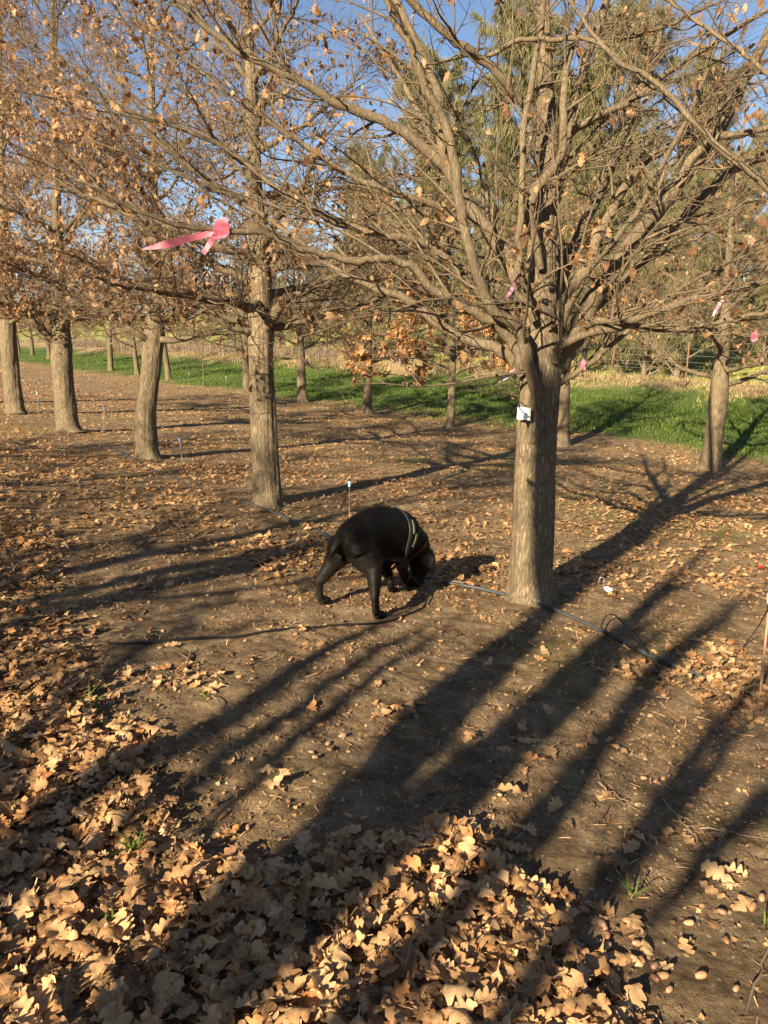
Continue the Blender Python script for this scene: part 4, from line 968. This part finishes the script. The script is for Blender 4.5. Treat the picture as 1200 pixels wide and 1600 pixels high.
# ---------------------------------------------------------------- green tufts near the camera
for i, (px, py, n, h, lab) in enumerate([(135, 1112, 26, .10, 'green grass tuft in the litter at the left, the largest'), (75, 1188, 20, .06, 'green grass tuft at the left below the largest tuft'), (205, 1342, 22, .07, 'sunlit grass tuft in the litter, lower left'),
        (192, 1268, 10, .05, 'dim grass sprig in shade above the sunlit tuft'), (170, 1455, 10, .05, 'small grass sprig below the sunlit tuft'), (530, 1458, 14, .05, 'grass tuft in shade in the bottom centre litter'), (985, 1412, 8, .07, 'thin grass sprig beside the acorns, lower right'),
        (690, 1438, 5, .05, 'small bright green weed in the leaf pile'), (1045, 985, 20, .05, 'dry grass tuft beside the grey pipe on the right'), (320, 1090, 6, .03, 'tiny weed on the soil left of centre'), (1195, 1458, 6, .05, 'thin grass sprig at the right edge')]):
    p = GP(px, py); rng = np.random.default_rng(300 + i)
    d = rng.normal(0, 1, (n, 3)); d[:, 2] = np.abs(d[:, 2]) * .7 + .55; d = nrm(d); L = (h * rng.uniform(.6, 1.35, n))[:, None]
    s = p + rng.normal(0, .008, (n, 3)) * [1, 1, 0] + [0, 0, .02 if py > 1300 else .005]; m1 = s + d * L * .55; m2 = m1 + nrm(d * [1, 1, .25]) * L * .5
    sd = nrm(np.cross(d, [0, 0, 1.])) * .0022
    V = np.stack([s - sd, s + sd, m1 + sd, m1 - sd, m2], 1).reshape(-1, 3) - p; k = (np.arange(n) * 5)[:, None]
    me = mesh_np('grass_tuft', V, [k + np.array([[0, 1, 2, 3]]), k + np.array([[3, 2, 4]])], M_GRASS if i != 8 else M_DRYG, True, {'tint': np.repeat(rng.uniform(.4, 1, n), 5)})
    o = link('grass_tuft', me, None, tuple(p)); tag(o, lab, 'grass tuft', 'small green tufts in the foreground')

# ---------------------------------------------------------------- irrigation pipe, drippers, stakes
M_PIPE = plain('grey_poly_pipe', (.05, .053, .052), .5, .35, var=.3); M_BLACKT = plain('black_tube', (.02, .02, .02), .5)
def on_ground(pts, r, n, lift=None, sub=4):
    P = crom(np.array([GP(x, y) for x, y in pts]), n)
    P[:, 2] = gz(P[:, 0], P[:, 1], False) + r * .8
    if lift is not None: P[:, 2] += np.interp(np.linspace(0, 1, n), np.linspace(0, 1, len(lift)), lift)
    return P
P = on_ground([(60, 655), (130, 682), (190, 708), (250, 740), (330, 768), (400, 793), (480, 826), (560, 862), (640, 892), (690, 911), (760, 926), (860, 955), (940, 990), (1010, 1027), (1080, 1052), (1118, 1066), (1180, 1092), (1260, 1125)], .013, 160,
              [-.03, -.02, .0, .01, -.03, .01, .01, 0, -.01, .005, .01, .01, .01, .012, -.002, -.012, .012, .0])
a = Acc(); a.tubes(P[None], np.full((1, 160), .0125), 12)
tag(a.build('irrigation_pipe', M_PIPE), 'grey irrigation pipe lying along the front row of oaks', 'pipe')
def tube_obj(name, pts3, r, mat, label, cat, group=None, n=40):
    P = crom(np.array(pts3), n); a = Acc(); a.tubes(P[None], np.full((1, n), r), 8); return tag(a.build(name, mat), label, cat, group)
g = GP
tube_obj('drip_tube', [g(1012, 1030, .03), g(985, 1008, .06), g(962, 984, .09), g(945, 978, .07), g(940, 990, .03), g(960, 1000, .02), g(1010, 1032, .015)], .0045, M_BLACKT, 'thin black tube looped over the grey pipe on the right', 'tube', 'thin black drip tubes')
stkR = GP(1187, 1092)
def sprinkler(px, py, tip, label, rodc, headc, hpx, hs=1.0, tubepts=None):
    b0 = GP(px, py); z = depth_of(b0); top = PX(tip[0], tip[1], z); top[2] = max(top[2], b0[2] + .1)
    root = empty('sprinkler_stake', tuple(b0), label, 'sprinkler stake', 'thin sprinkler stakes beside the oaks')
    a = Acc(); t = np.linspace(0, 1, 6)[:, None]; P = (b0 - [0, 0, .05]) * (1 - t) + top * t; r = .0055 * hs
    a.tubes(P[None], np.full((1, 6), r), 8); a.build('rod', rodc, root, b0)
    ax = nrm(top - b0); a = Acc(); Q = np.array([top - ax * .055 * hs, top - ax * .05 * hs, top - ax * .01 * hs, top, top + ax * .003])
    a.tubes(Q[None], np.array([[.007, .013, .014, .011, .002]]) * hs, 10); a.build('sprinkler_head', headc, root, b0)
    a = Acc(); Q = np.array([top + ax * .003, top + ax * .004, top + ax * .03 * hs, top + ax * .034 * hs]); a.tubes(Q[None], np.array([[.004, .009, .008, .001]]) * hs, 8)
    Q = np.array([top + [-.018 * hs, 0, .0], top + [.018 * hs, 0, .006]]); a.tubes(Q[None], np.array([[.003, .003]]) * hs, 6); a.build('nozzle', M_BLACKT, root, b0)
    if tubepts:
        a = Acc(); P = crom(np.array([top - ax * .04 * hs] + tubepts), 30); a.tubes(P[None], np.full((1, 30), .0035), 6); a.build('feed_tube', M_BLACKT, root, b0)
    return root
M_PINKROD = plain('salmon_rod', (.34, .19, .12), .6); M_GREYROD = plain('grey_rod', (.16, .14, .12), .6); M_BLUE = plain('pale_blue_plastic', (.30, .50, .62), .4); M_DBLUE = plain('dull_blue_plastic', (.08, .16, .28), .5); M_GREYH = plain('grey_plastic', (.30, .33, .35), .45)
sprinkler(546, 826, (546, 752), 'sprinkler stake with a pale blue head standing behind the dog', M_PINKROD, M_BLUE, 0, 1.0, [PX(541, 775, depth_of(GP(546, 826))), g(525, 815, .06), g(500, 826, .015), g(478, 826, .02)])
sprinkler(286, 725, (280, 684), 'leaning sprinkler stake with a blue head right of the crooked oak', M_GREYROD, M_DBLUE, 0, 1.2)
sprinkler(1187, 1092, (1204, 925), 'salmon sprinkler stake at the right edge beside the end of the pipe', M_PINKROD, M_GREYH, 0, 1.15, [PX(1195, 960, depth_of(stkR)), g(1175, 1010, .08), g(1140, 1035, .02), g(1080, 1058, .015)])
sprinkler(61, 657, (58, 612), 'far sprinkler stake between the leftmost oak and the dark oak', M_GREYROD, M_GREYH, 0, 1.3)
sprinkler(162, 676, (163, 636), 'far sprinkler stake between the dark oak and the crooked oak', M_GREYROD, M_DBLUE, 0, 1.3)
sprinkler(353, 609, (353, 588), 'distant stake left of the tall straight oak, before the green strip', M_GREYROD, M_GREYH, 0, 1.6)
sprinkler(295, 600, (295, 582), 'distant stake between the crooked oak and the thin sapling', M_GREYROD, M_GREYH, 0, 1.5)

# ---------------------------------------------------------------- tag, ribbons, small plastic things
M_WHITE = plain('white_card', (.78, .76, .68), .6, var=.03)
M_PINK = plain('pink_ribbon_plastic', (.52, .14, .20), .45, .4, var=.1); M_PALEP = plain('pale_pink_ribbon', (.50, .34, .40), .45, .4, var=.08); M_MAUVE = plain('mauve_ribbon', (.20, .09, .15), .5, var=.1); M_RED = plain('red_plastic', (.62, .04, .03), .4, var=.1)
def board(name, c0, w, h, th, yaw, roll, mat, label, cat, parent=None):
    bm = bmesh.new(); bmesh.ops.create_cube(bm, size=1); bmesh.ops.scale(bm, vec=(w, th, h), verts=bm.verts)
    bmesh.ops.subdivide_edges(bm, edges=[e for e in bm.edges if abs(e.verts[0].co.x - e.verts[1].co.x) > .5 * w], cuts=5)
    for v in bm.verts: v.co.y += -.010 * math.cos(v.co.x / w * 2.4)
    me = bpy.data.meshes.new(name); bm.to_mesh(me); bm.free(); me.materials.append(mat)
    o = link(name, me, None, tuple(c0)); o.rotation_euler = (0, roll, yaw); return tag(o, label, cat)
tg = PX(819, 646, zA - .122)
board('tag', tg, .098, .084, .0015, -.62, .03, M_WHITE, 'white square tag fixed to the trunk of the large oak', 'tag')
def ribbon(pts, widths, mat, label, z0, cat='ribbon', group='ribbons tied to branches', th=.0012, twist=None, seed=0):
    rng = np.random.default_rng(seed)
    C = crom(np.array([PX(x, y, z0 + d) for x, y, d in pts]), 40); W = np.interp(np.linspace(0, 1, 40), np.linspace(0, 1, len(widths)), widths) * z0 / F / 2
    T = nrm(np.gradient(C, axis=0)); side = nrm(np.cross(T, [0, 1., .15])); tw = .5 * np.sin(np.linspace(0, 7, 40) + seed)
    nn_ = np.cross(T, side); side = side * np.cos(tw)[:, None] + nn_ * np.sin(tw)[:, None]; nn_ = nrm(np.cross(T, side))
    fr = [C - side * W[:, None] + nn_ * th, C + side * W[:, None] + nn_ * th, C + side * W[:, None] - nn_ * th, C - side * W[:, None] - nn_ * th]
    V = np.stack(fr, 1).reshape(-1, 3); i = (np.arange(39) * 4)[:, None, None]; j = np.arange(4)[None, :]; j2 = (j + 1) % 4
    q = np.stack([i[:, 0] + j, i[:, 0] + j2, i[:, 0] + 4 + j2, i[:, 0] + 4 + j], -1).reshape(-1, 4)
    q = np.concatenate([q, [[0, 1, 2, 3], [156, 159, 158, 157]]])
    return V, q
rbase = PX(342, 362, zA - .72)
root = empty('pink_ribbon', tuple(rbase), 'bright pink ribbon tied round a bare branch, its long tail blown to the left', 'ribbon', 'ribbons tied to branches')
for nm, pts, wd, sd in (('knot', [(351, 340, -.74), (347, 350, -.745), (346, 362, -.75), (346, 372, -.745)], (9, 20, 22, 15), 1),
                        ('knot', [(336, 356, -.73), (338, 364, -.75), (336, 372, -.73)], (8, 10, 9), 6),
                        ('tail', [(340, 362, -.73), (318, 367, -.72), (290, 374, -.71), (262, 381, -.70), (240, 386, -.69), (221, 390, -.68)], (7, 8, 10, 10, 7, 1), 2),
                        ('tail', [(336, 368, -.73), (331, 376, -.73), (325, 385, -.73), (317, 396, -.73)], (6, 8, 8, 7), 3)):
    V, q = ribbon(pts, wd, M_PINK, '', zA, seed=sd); link(nm, mesh_np(nm, V - rbase, [q], M_PINK, False), root)
for pts, wd, mat, lab, sd, zz_ in (([(804, 578, -.2), (800, 582, -.2), (790, 590, -.21), (779, 598, -.2)], (6, 6, 5, 2), M_PALEP, 'pale pink ribbon end on the low limb left of the tagged trunk', 4, zA),
        ([(806, 438, -.3), (800, 452, -.3), (792, 463, -.3), (784, 472, -.3)], (5, 6, 5, 3), M_MAUVE, 'mauve ribbon high in the fork of the tagged oak', 5, zA),
        ([(914, 563, -.12), (911, 570, -.13), (913, 577, -.12)], (6, 8, 4), M_PINK, 'small pink-red ribbon on the low right limb of the tagged oak', 6, zA),
        ([(1131, 463, 0), (1125, 474, 0), (1120, 484, 0), (1115, 494, 0)], (5, 8, 9, 4), M_PALEP, 'white-lilac ribbon hanging in the leaning oak', 7, 12.0),
        ([(1180, 520, 0), (1178, 526, 0), (1180, 533, 0)], (8, 13, 8), M_PINK, 'coral ribbon by a tan leaf at the right edge', 8, 11.5),
        ([(303, 474, 0), (301, 482, 0), (305, 492, 0)], (4, 5, 2), M_PINK, 'faint pink ribbon far back left of the tall straight oak', 9, 9.5)):
    V, q = ribbon(pts, wd, mat, lab, zz_, seed=sd); c0 = V.mean(0); tag(link('ribbon', mesh_np('ribbon', V - c0, [q], mat, False), None, tuple(c0)), lab, 'ribbon', 'ribbons tied to branches')
# white capsule with wire hook
p = GP(951, 924); root = empty('hooked_capsule', tuple(p), 'small white capsule on the soil right of the tagged oak, with a wire hook', 'capsule')
a = Acc(); ax = nrm(np.array([.75, -.5, -.30])); c0 = p + np.array([0, 0, .022]); t = np.linspace(-1, 1, 12)[:, None]
a.tubes((c0 + ax * t * .036)[None], np.array([[.002, .012, .017, .019, .0195, .0195, .0195, .0195, .019, .017, .012, .002]]), 14); a.build('body', plain('white_plastic', (.75, .73, .74), .35, .5, var=.04), root, p)
a = Acc(); k = (p + np.array([-.03, .03, .02])); Q = crom(np.array([k, k + [0, 0, .06], k + [-.006, 0, .082], k + [-.025, 0, .088], k + [-.037, 0, .07], k + [-.042, 0, .045]]), 20); a.tubes(Q[None], np.full((1, 20), .0022), 6)
a.build('wire_hook', plain('bright_wire', (.6, .58, .55), .3, .5, metal=.6), root, p)
def red_tag(px, py, lab, s=1.0):
    b0 = GP(px, py); root = empty('red_marker', tuple(b0), lab, 'marker', 'red markers in the leaves')
    rng = np.random.default_rng(int(px)); a = Acc()
    for i in range(7):
        d = nrm(rng.normal(0, 1, 3) * [1, 1, .5] + [0, 0, .6]); sd = nrm(np.cross(d, [0, .3, 1])) * .009 * s; c0 = b0 + [0, 0, .03 * s]
        a.raw(np.array([c0 - sd, c0 + sd, c0 + d * .03 * s + sd * 1.3, c0 + d * .03 * s - sd * .9]), np.array([[0, 1, 2, 3]]))
    a.build('flag', M_RED, root, b0, False)
    a = Acc(); a.tubes(np.array([b0 - [0, 0, .02], b0 + [0, 0, .035 * s]])[None], np.array([[.002, .002]]), 6); a.build('pin', M_GREYROD, root, b0)
red_tag(487, 852, 'red marker among shaded leaves left of the dog'); red_tag(1187, 893, 'red marker in the leaves near the right edge', 1.15)

# ---------------------------------------------------------------- the dog
hl, hr, fl, fr_ = GP(505, 944), GP(592, 966), GP(611, 926), GP(634, 922)
mh = (hl + hr) / 2; mf = (fl + fr_) / 2
DO = (mh + mf) / 2; fw = nrm((mf - mh) * [1, 1, 0]); lf = np.array([-fw[1], fw[0], 0.]); upv = np.array([0, 0, 1.])
def L2W(p): return DO + fw * p[0] + lf * p[1] + upv * p[2]
def W2L(w): d = np.asarray(w) - DO; return np.array([d @ fw, d @ lf, d[2]])
HLp, HRp, FLp, FRp = W2L(hl), W2L(hr), W2L(fl), W2L(fr_)
m, nt, b = newmat('black_coat'); cn = coords(nt, (30, 30, 160)); hn = noise(nt, cn, 1.2, 5, .6)
pa = noise(nt, coords(nt), 5, 3)
c = ramp(nt, pa, [(.35, (.0022, .0018, .0015)), (.7, (.008, .0065, .005))])
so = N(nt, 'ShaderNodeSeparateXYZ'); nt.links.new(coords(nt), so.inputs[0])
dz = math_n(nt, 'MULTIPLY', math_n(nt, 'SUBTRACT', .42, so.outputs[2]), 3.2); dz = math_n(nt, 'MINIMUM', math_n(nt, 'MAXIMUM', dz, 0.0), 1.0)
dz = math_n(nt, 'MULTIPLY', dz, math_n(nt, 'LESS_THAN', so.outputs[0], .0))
c = mixc(nt, math_n(nt, 'MULTIPLY', dz, hn), c, (.035, .029, .023))  # sunlit grey of the lower hindquarters, painted into the coat colour
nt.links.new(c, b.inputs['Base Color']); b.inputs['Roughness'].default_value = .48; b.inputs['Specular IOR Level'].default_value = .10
b.inputs['Sheen Weight'].default_value = .008; b.inputs['Sheen Roughness'].default_value = .45; b.inputs['Sheen Tint'].default_value = (.6, .5, .4, 1)
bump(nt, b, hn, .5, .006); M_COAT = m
def loft(bm, secs, S=20):
    """secs: (center(3), right-radius, up-radius) in dog space; elliptical sections square to the path"""
    C = np.array([s[0] for s in secs], float); T = nrm(np.gradient(C, axis=0)); rings = []
    for i, (c0, ra_, rb_) in enumerate(secs):
        t = T[i]; side = np.cross(t, [0, 0, 1.])
        if np.linalg.norm(side) < .35: side = np.array([0, 1., 0])
        side = nrm(side - t * (side @ t)); u = np.cross(side, t)
        rings.append([bm.verts.new(tuple(L2W(C[i] + side * ra_ * math.cos(a) + u * rb_ * math.sin(a)))) for a in np.arange(S) * 2 * math.pi / S])
    for r0, r1 in zip(rings, rings[1:]):
        for j in range(S): bm.faces.new((r0[j], r0[(j + 1) % S], r1[(j + 1) % S], r1[j]))
    bm.faces.new(rings[0][::-1]); bm.faces.new(rings[-1])
def dense(secs, n):
    C = crom(np.array([s[0] for s in secs]), n); q = np.linspace(0, 1, n); k = np.linspace(0, 1, len(secs))
    A = crom(np.array([[s[1], s[2], 0] for s in secs]), n)
    return [(C[i], max(A[i, 0], .004), max(A[i, 1], .004)) for i in range(n)]
bm = bmesh.new()
# torso: rump to chest, arched over the loin
loft(bm, dense([((-.365, .0, .43), .04, .055), ((-.34, 0, .445), .082, .095), ((-.26, 0, .475), .112, .122), ((-.13, 0, .508), .112, .120), ((-.0, 0, .50), .124, .133), ((.12, 0, .455), .134, .155), ((.24, -.01, .395), .138, .170), ((.32, -.02, .36), .122, .155), ((.38, -.03, .33), .08, .10)], 34), 28)
# neck and head, dropping to the ground
NECK = [((.22, -.0, .42), .11, .13), ((.32, -.03, .36), .108, .128), ((.39, -.055, .30), .10, .118), ((.435, -.07, .24), .09, .10)]
loft(bm, dense(NECK, 16), 24)
HD = [((.42, -.07, .275), .075, .075), ((.445, -.078, .225), .094, .094), ((.452, -.08, .175), .093, .093), ((.445, -.08, .125), .074, .076), ((.43, -.078, .085), .056, .060), ((.415, -.076, .045), .050, .052), ((.403, -.075, .015), .044, .044), ((.397, -.075, -.008), .024, .026)]
loft(bm, dense(HD, 22), 24)
def ear(s):
    hc = np.array([.435, -.077, .225]); o = np.array([0, s * .086, .012])
    loft(bm, dense([(hc + o * .9 + [.01, 0, .02], .016, .02), (hc + o + [-.005, s * .012, -.015], .034, .014), (hc + o + [-.01, s * .016, -.06], .036, .012), (hc + o + [-.012, s * .012, -.10], .018, .010)], 12), 14)
ear(1); ear(-1)
def hind(paw, s):
    hip = np.array([-.27, s * .062, .44]); g0 = paw[2]
    hock = np.array([paw[0] - .045, paw[1], g0 + .15]); knee = hip * .42 + hock * .58 + np.array([.055, 0, .02])
    loft(bm, dense([(hip + [0, 0, .04], .07, .10), (hip * .72 + knee * .28, .072, .105), (hip * .35 + knee * .65, .062, .085), (knee, .053, .066), (knee * .55 + hock * .45, .042, .048), (hock + [.004, 0, .01], .029, .034)], 20), 20)
    loft(bm, dense([(hock + [-.004, 0, .018], .026, .031), (hock * .5 + (paw + [-.03, 0, .03]) * .5, .0235, .026), (paw + [-.025, 0, .035], .026, .028), (paw + [.01, 0, .024], .036, .026), (paw + [.04, 0, .018], .037, .021), (paw + [.06, 0, .014], .024, .014)], 18), 18)
def fore(paw, s):
    sh = np.array([.20, s * .085, .38]); el = np.array([.17, s * .085, .27]); wr = paw + np.array([-.012, 0, .10]); 
    loft(bm, dense([(sh, .055, .08), (el, .043, .055), (el * .5 + wr * .5, .035, .04), (wr, .028, .031), (paw + [-.005, 0, .04], .026, .028), (paw + [.015, 0, .024], .031, .021), (paw + [.048, 0, .018], .033, .017), (paw + [.068, 0, .014], .02, .011)], 26), 18)
hind(HLp, 1); hind(HRp, -1); fore(FLp, 1); fore(FRp, -1)
# tail hanging against the left thigh
loft(bm, dense([((-.345, .0, .505), .030, .03), ((-.40, .005, .50), .027, .028), ((-.43, .015, .47), .024, .025), ((-.445, .025, .43), .019, .02), ((-.447, .035, .40), .008, .009)], 14), 14)
bmesh.ops.recalc_face_normals(bm, faces=bm.faces)
me = bpy.data.meshes.new('body_raw'); bm.to_mesh(me); bm.free()
raw = link('dog_raw', me)
md = raw.modifiers.new('r', 'REMESH'); md.mode = 'VOXEL'; md.voxel_size = .0075; md.use_smooth_shade = True
md = raw.modifiers.new('s', 'SMOOTH'); md.iterations = 12; md.factor = .5
dg = bpy.context.evaluated_depsgraph_get(); dm = bpy.data.meshes.new_from_object(raw.evaluated_get(dg)); bpy.data.objects.remove(raw)
dm.name = 'dog'; nv = len(dm.vertices); co = np.empty(nv * 3, np.float32); dm.vertices.foreach_get('co', co); co = co.reshape(-1, 3)
W = co.astype(float); co_l = (W - DO)
dm.vertices.foreach_set('co', co_l.astype(np.float32).ravel()); dm.update()
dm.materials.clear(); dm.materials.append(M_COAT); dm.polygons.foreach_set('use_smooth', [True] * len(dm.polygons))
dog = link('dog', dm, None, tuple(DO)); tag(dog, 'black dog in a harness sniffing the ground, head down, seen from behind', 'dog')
bvh = BVHTree.FromPolygons([tuple(v) for v in W], [tuple(p_.vertices) for p_ in dm.polygons])
# short coat: hairs lying back along the body
rf = np.random.default_rng(6); pc = np.array([p_.center[:] for p_ in dm.polygons]); pn_ = np.array([p_.normal[:] for p_ in dm.polygons]); pa_ = np.array([p_.area for p_ in dm.polygons])
nf = 26000; fi = rf.choice(len(pc), nf, p=pa_ / pa_.sum()); nb = pn_[fi]; c_ = pc[fi] + rf.normal(0, .003, (nf, 3))
lay = nrm(-fw * .8 - upv * .75 + rf.normal(0, .22, (nf, 3))); lay = nrm(lay - nb * (lay * nb).sum(1, keepdims=True)); dr = nrm(lay + nb * rf.uniform(.12, .45, (nf, 1)))
ln_ = rf.uniform(.010, .020, (nf, 1)); sd_ = nrm(np.cross(dr, nb)) * .0011
Vf = np.stack([c_ - sd_ - nb * .001, c_ + sd_ - nb * .001, c_ + dr * ln_], 1).reshape(-1, 3)
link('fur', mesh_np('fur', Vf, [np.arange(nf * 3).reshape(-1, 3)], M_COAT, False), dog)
# eyes and nose
def blob(name, c_l, r, mat, sq=(1, 1, 1)):
    bm = bmesh.new(); bmesh.ops.create_uvsphere(bm, u_segments=14, v_segments=10, radius=r)
    c0 = L2W(c_l) - DO
    for v in bm.verts: v.co = Vector((v.co.x * sq[0], v.co.y * sq[1], v.co.z * sq[2])) + Vector(c0)
    mm_ = bpy.data.meshes.new(name); bm.to_mesh(mm_); bm.free(); mm_.materials.append(mat); [setattr(f, 'use_smooth', True) for f in mm_.polygons]; link(name, mm_, dog)
M_EYE = plain('dark_eye', (.02, .01, .005), .1, .6); M_NOSE = plain('wet_nose', (.008, .008, .008), .3, .5)
blob('eye', (.508, -.035, .135), .011, M_EYE); blob('eye', (.508, -.122, .135), .011, M_EYE); blob('nose', (.402, -.075, .000), .018, M_NOSE, (1, 1, .8))
# harness straps wrapped on the body: rays shot inward from a ring
M_HAR = plain('grey_webbing', (.035, .036, .034), .7, var=.3); M_LIME = plain('lime_panel', (.10, .15, .06), .5, var=.12); M_BLKW = plain('black_webbing', (.012, .012, .013), .6)
def strap(name, c_l, axis_l, w, mat, a0=0, a1=360, lift=.005, n=60):
    c0 = L2W(c_l); ax = nrm(L2W(np.array(c_l) + axis_l) - c0); s1 = nrm(np.cross(ax, upv)); s2 = np.cross(s1, ax)
    rows = []
    for a in np.radians(np.linspace(a0, a1, n)):
        d = s1 * math.cos(a) + s2 * math.sin(a); row = []
        for k in (-1, -.33, .33, 1):
            o_ = c0 + ax * k * w / 2
            best, nor, idx, dist = bvh.ray_cast(Vector(o_ + d * .45), Vector(-d), .45)
            q_ = np.array(best) if best else np.array(bvh.find_nearest(Vector(o_ + d * .12))[0])
            row.append(q_ + d * lift)
        rows.append(row)
    Rw = np.array(rows)
    inner = Rw - (Rw - c0) * .03
    V = np.concatenate([Rw.reshape(-1, 3), inner.reshape(-1, 3)]) - DO; nI = n * 4
    J = np.arange(nI).reshape(n, 4); f1 = np.stack([J[:-1, :-1], J[:-1, 1:], J[1:, 1:], J[1:, :-1]], -1).reshape(-1, 4)
    e1 = np.stack([J[:-1, 0], J[1:, 0], J[1:, 0] + nI, J[:-1, 0] + nI], -1); e2 = np.stack([J[1:, 3], J[:-1, 3], J[:-1, 3] + nI, J[1:, 3] + nI], -1)
    return link(name, mesh_np(name, V, [np.concatenate([f1, f1[:, ::-1] + nI, e1, e2])], mat, True), dog)
strap('harness_strap', (.20, 0, .42), (1, 0, -.25), .04, M_HAR)
strap('harness_strap', (.30, -.02, .37), (1, -.15, -.8), .03, M_BLKW)
strap('harness_panel', (.23, 0, .41), (1, 0, -.3), .020, M_LIME, 5, 40, .010, 20)
strap('harness_panel', (.27, -.01, .39), (1, -.1, -.5), .020, M_LIME, -25, 12, .010, 18)
strap('collar', (.395, -.055, .295), (.55, -.2, -.8), .02, plain('dark_red_collar', (.045, .007, .006), .5))
# harness handle on the withers
hp = [L2W(p_) - DO for p_ in ((.15, -.01, .565), (.165, -.015, .59), (.20, -.015, .592), (.24, -.015, .572), (.265, -.015, .54))]
a = Acc(); P = crom(np.array(hp), 20); a.tubes(P[None], np.full((1, 20), .009), 8); a.build('harness_handle', plain('pale_grey_handle', (.26, .27, .27), .6), dog)

# leash: clipped at the collar, looping in the air then trailing over the soil
zd = depth_of(L2W((.40, -.12, .25)))
lp = [PX(626, 838, zd - .20), PX(629, 868, zd - .22), PX(638, 893, zd - .20), PX(654, 912, zd - .12), g(667, 932, .05), g(664, 946, .01), g(645, 958, .008), g(600, 975, .008), g(540, 977, .008), g(500, 981, .008), g(430, 988, .01), g(370, 996, .01), g(330, 999, .012), g(280, 1003, .008), g(240, 1005, .006), g(180, 1007, .004), g(110, 1005, .004), g(60, 1015, -.004)]
P = crom(np.array(lp), 160); P[70:, 2] = np.maximum(P[70:, 2], gz(P[70:, 0], P[70:, 1]) + .002)
a = Acc(); R = np.interp(np.arange(160), [0, 50, 90, 120, 150, 159], [.004, .005, .007, .009, .005, .004]); a.tubes(P[None], R[None], 8)
tag(a.build('leash', M_BLKW), 'long black leash trailing from the dog over the soil to the left', 'leash')
# bare stone/dug hollow beside the pipe end
for px, py, s, lab in ((712, 914, .045, 'pale stone beside the pipe, right of the dog\'s head'), (486, 1175, .008, 'tiny pale pebble on sunlit soil in the foreground')):
    p = GP(px, py, s * .2); bm = bmesh.new(); bmesh.ops.create_icosphere(bm, subdivisions=3, radius=s)
    for v in bm.verts:
        k = 1 + .25 * float(vnoise(v.co.x * 40, v.co.y * 40 + v.co.z * 30, 1)); v.co = Vector((v.co.x * 1.5 * k, v.co.y * k, v.co.z * .5 * k))
    me = bpy.data.meshes.new('stone'); bm.to_mesh(me); bm.free(); me.materials.append(plain('tan_stone', (.34, .25, .16), .9)); [setattr(f, 'use_smooth', True) for f in me.polygons]
    tag(link('stone', me, None, tuple(p)), lab, 'stone')
print('objects', len(bpy.data.objects), 'verts', sum(len(m_.vertices) for m_ in bpy.data.meshes))
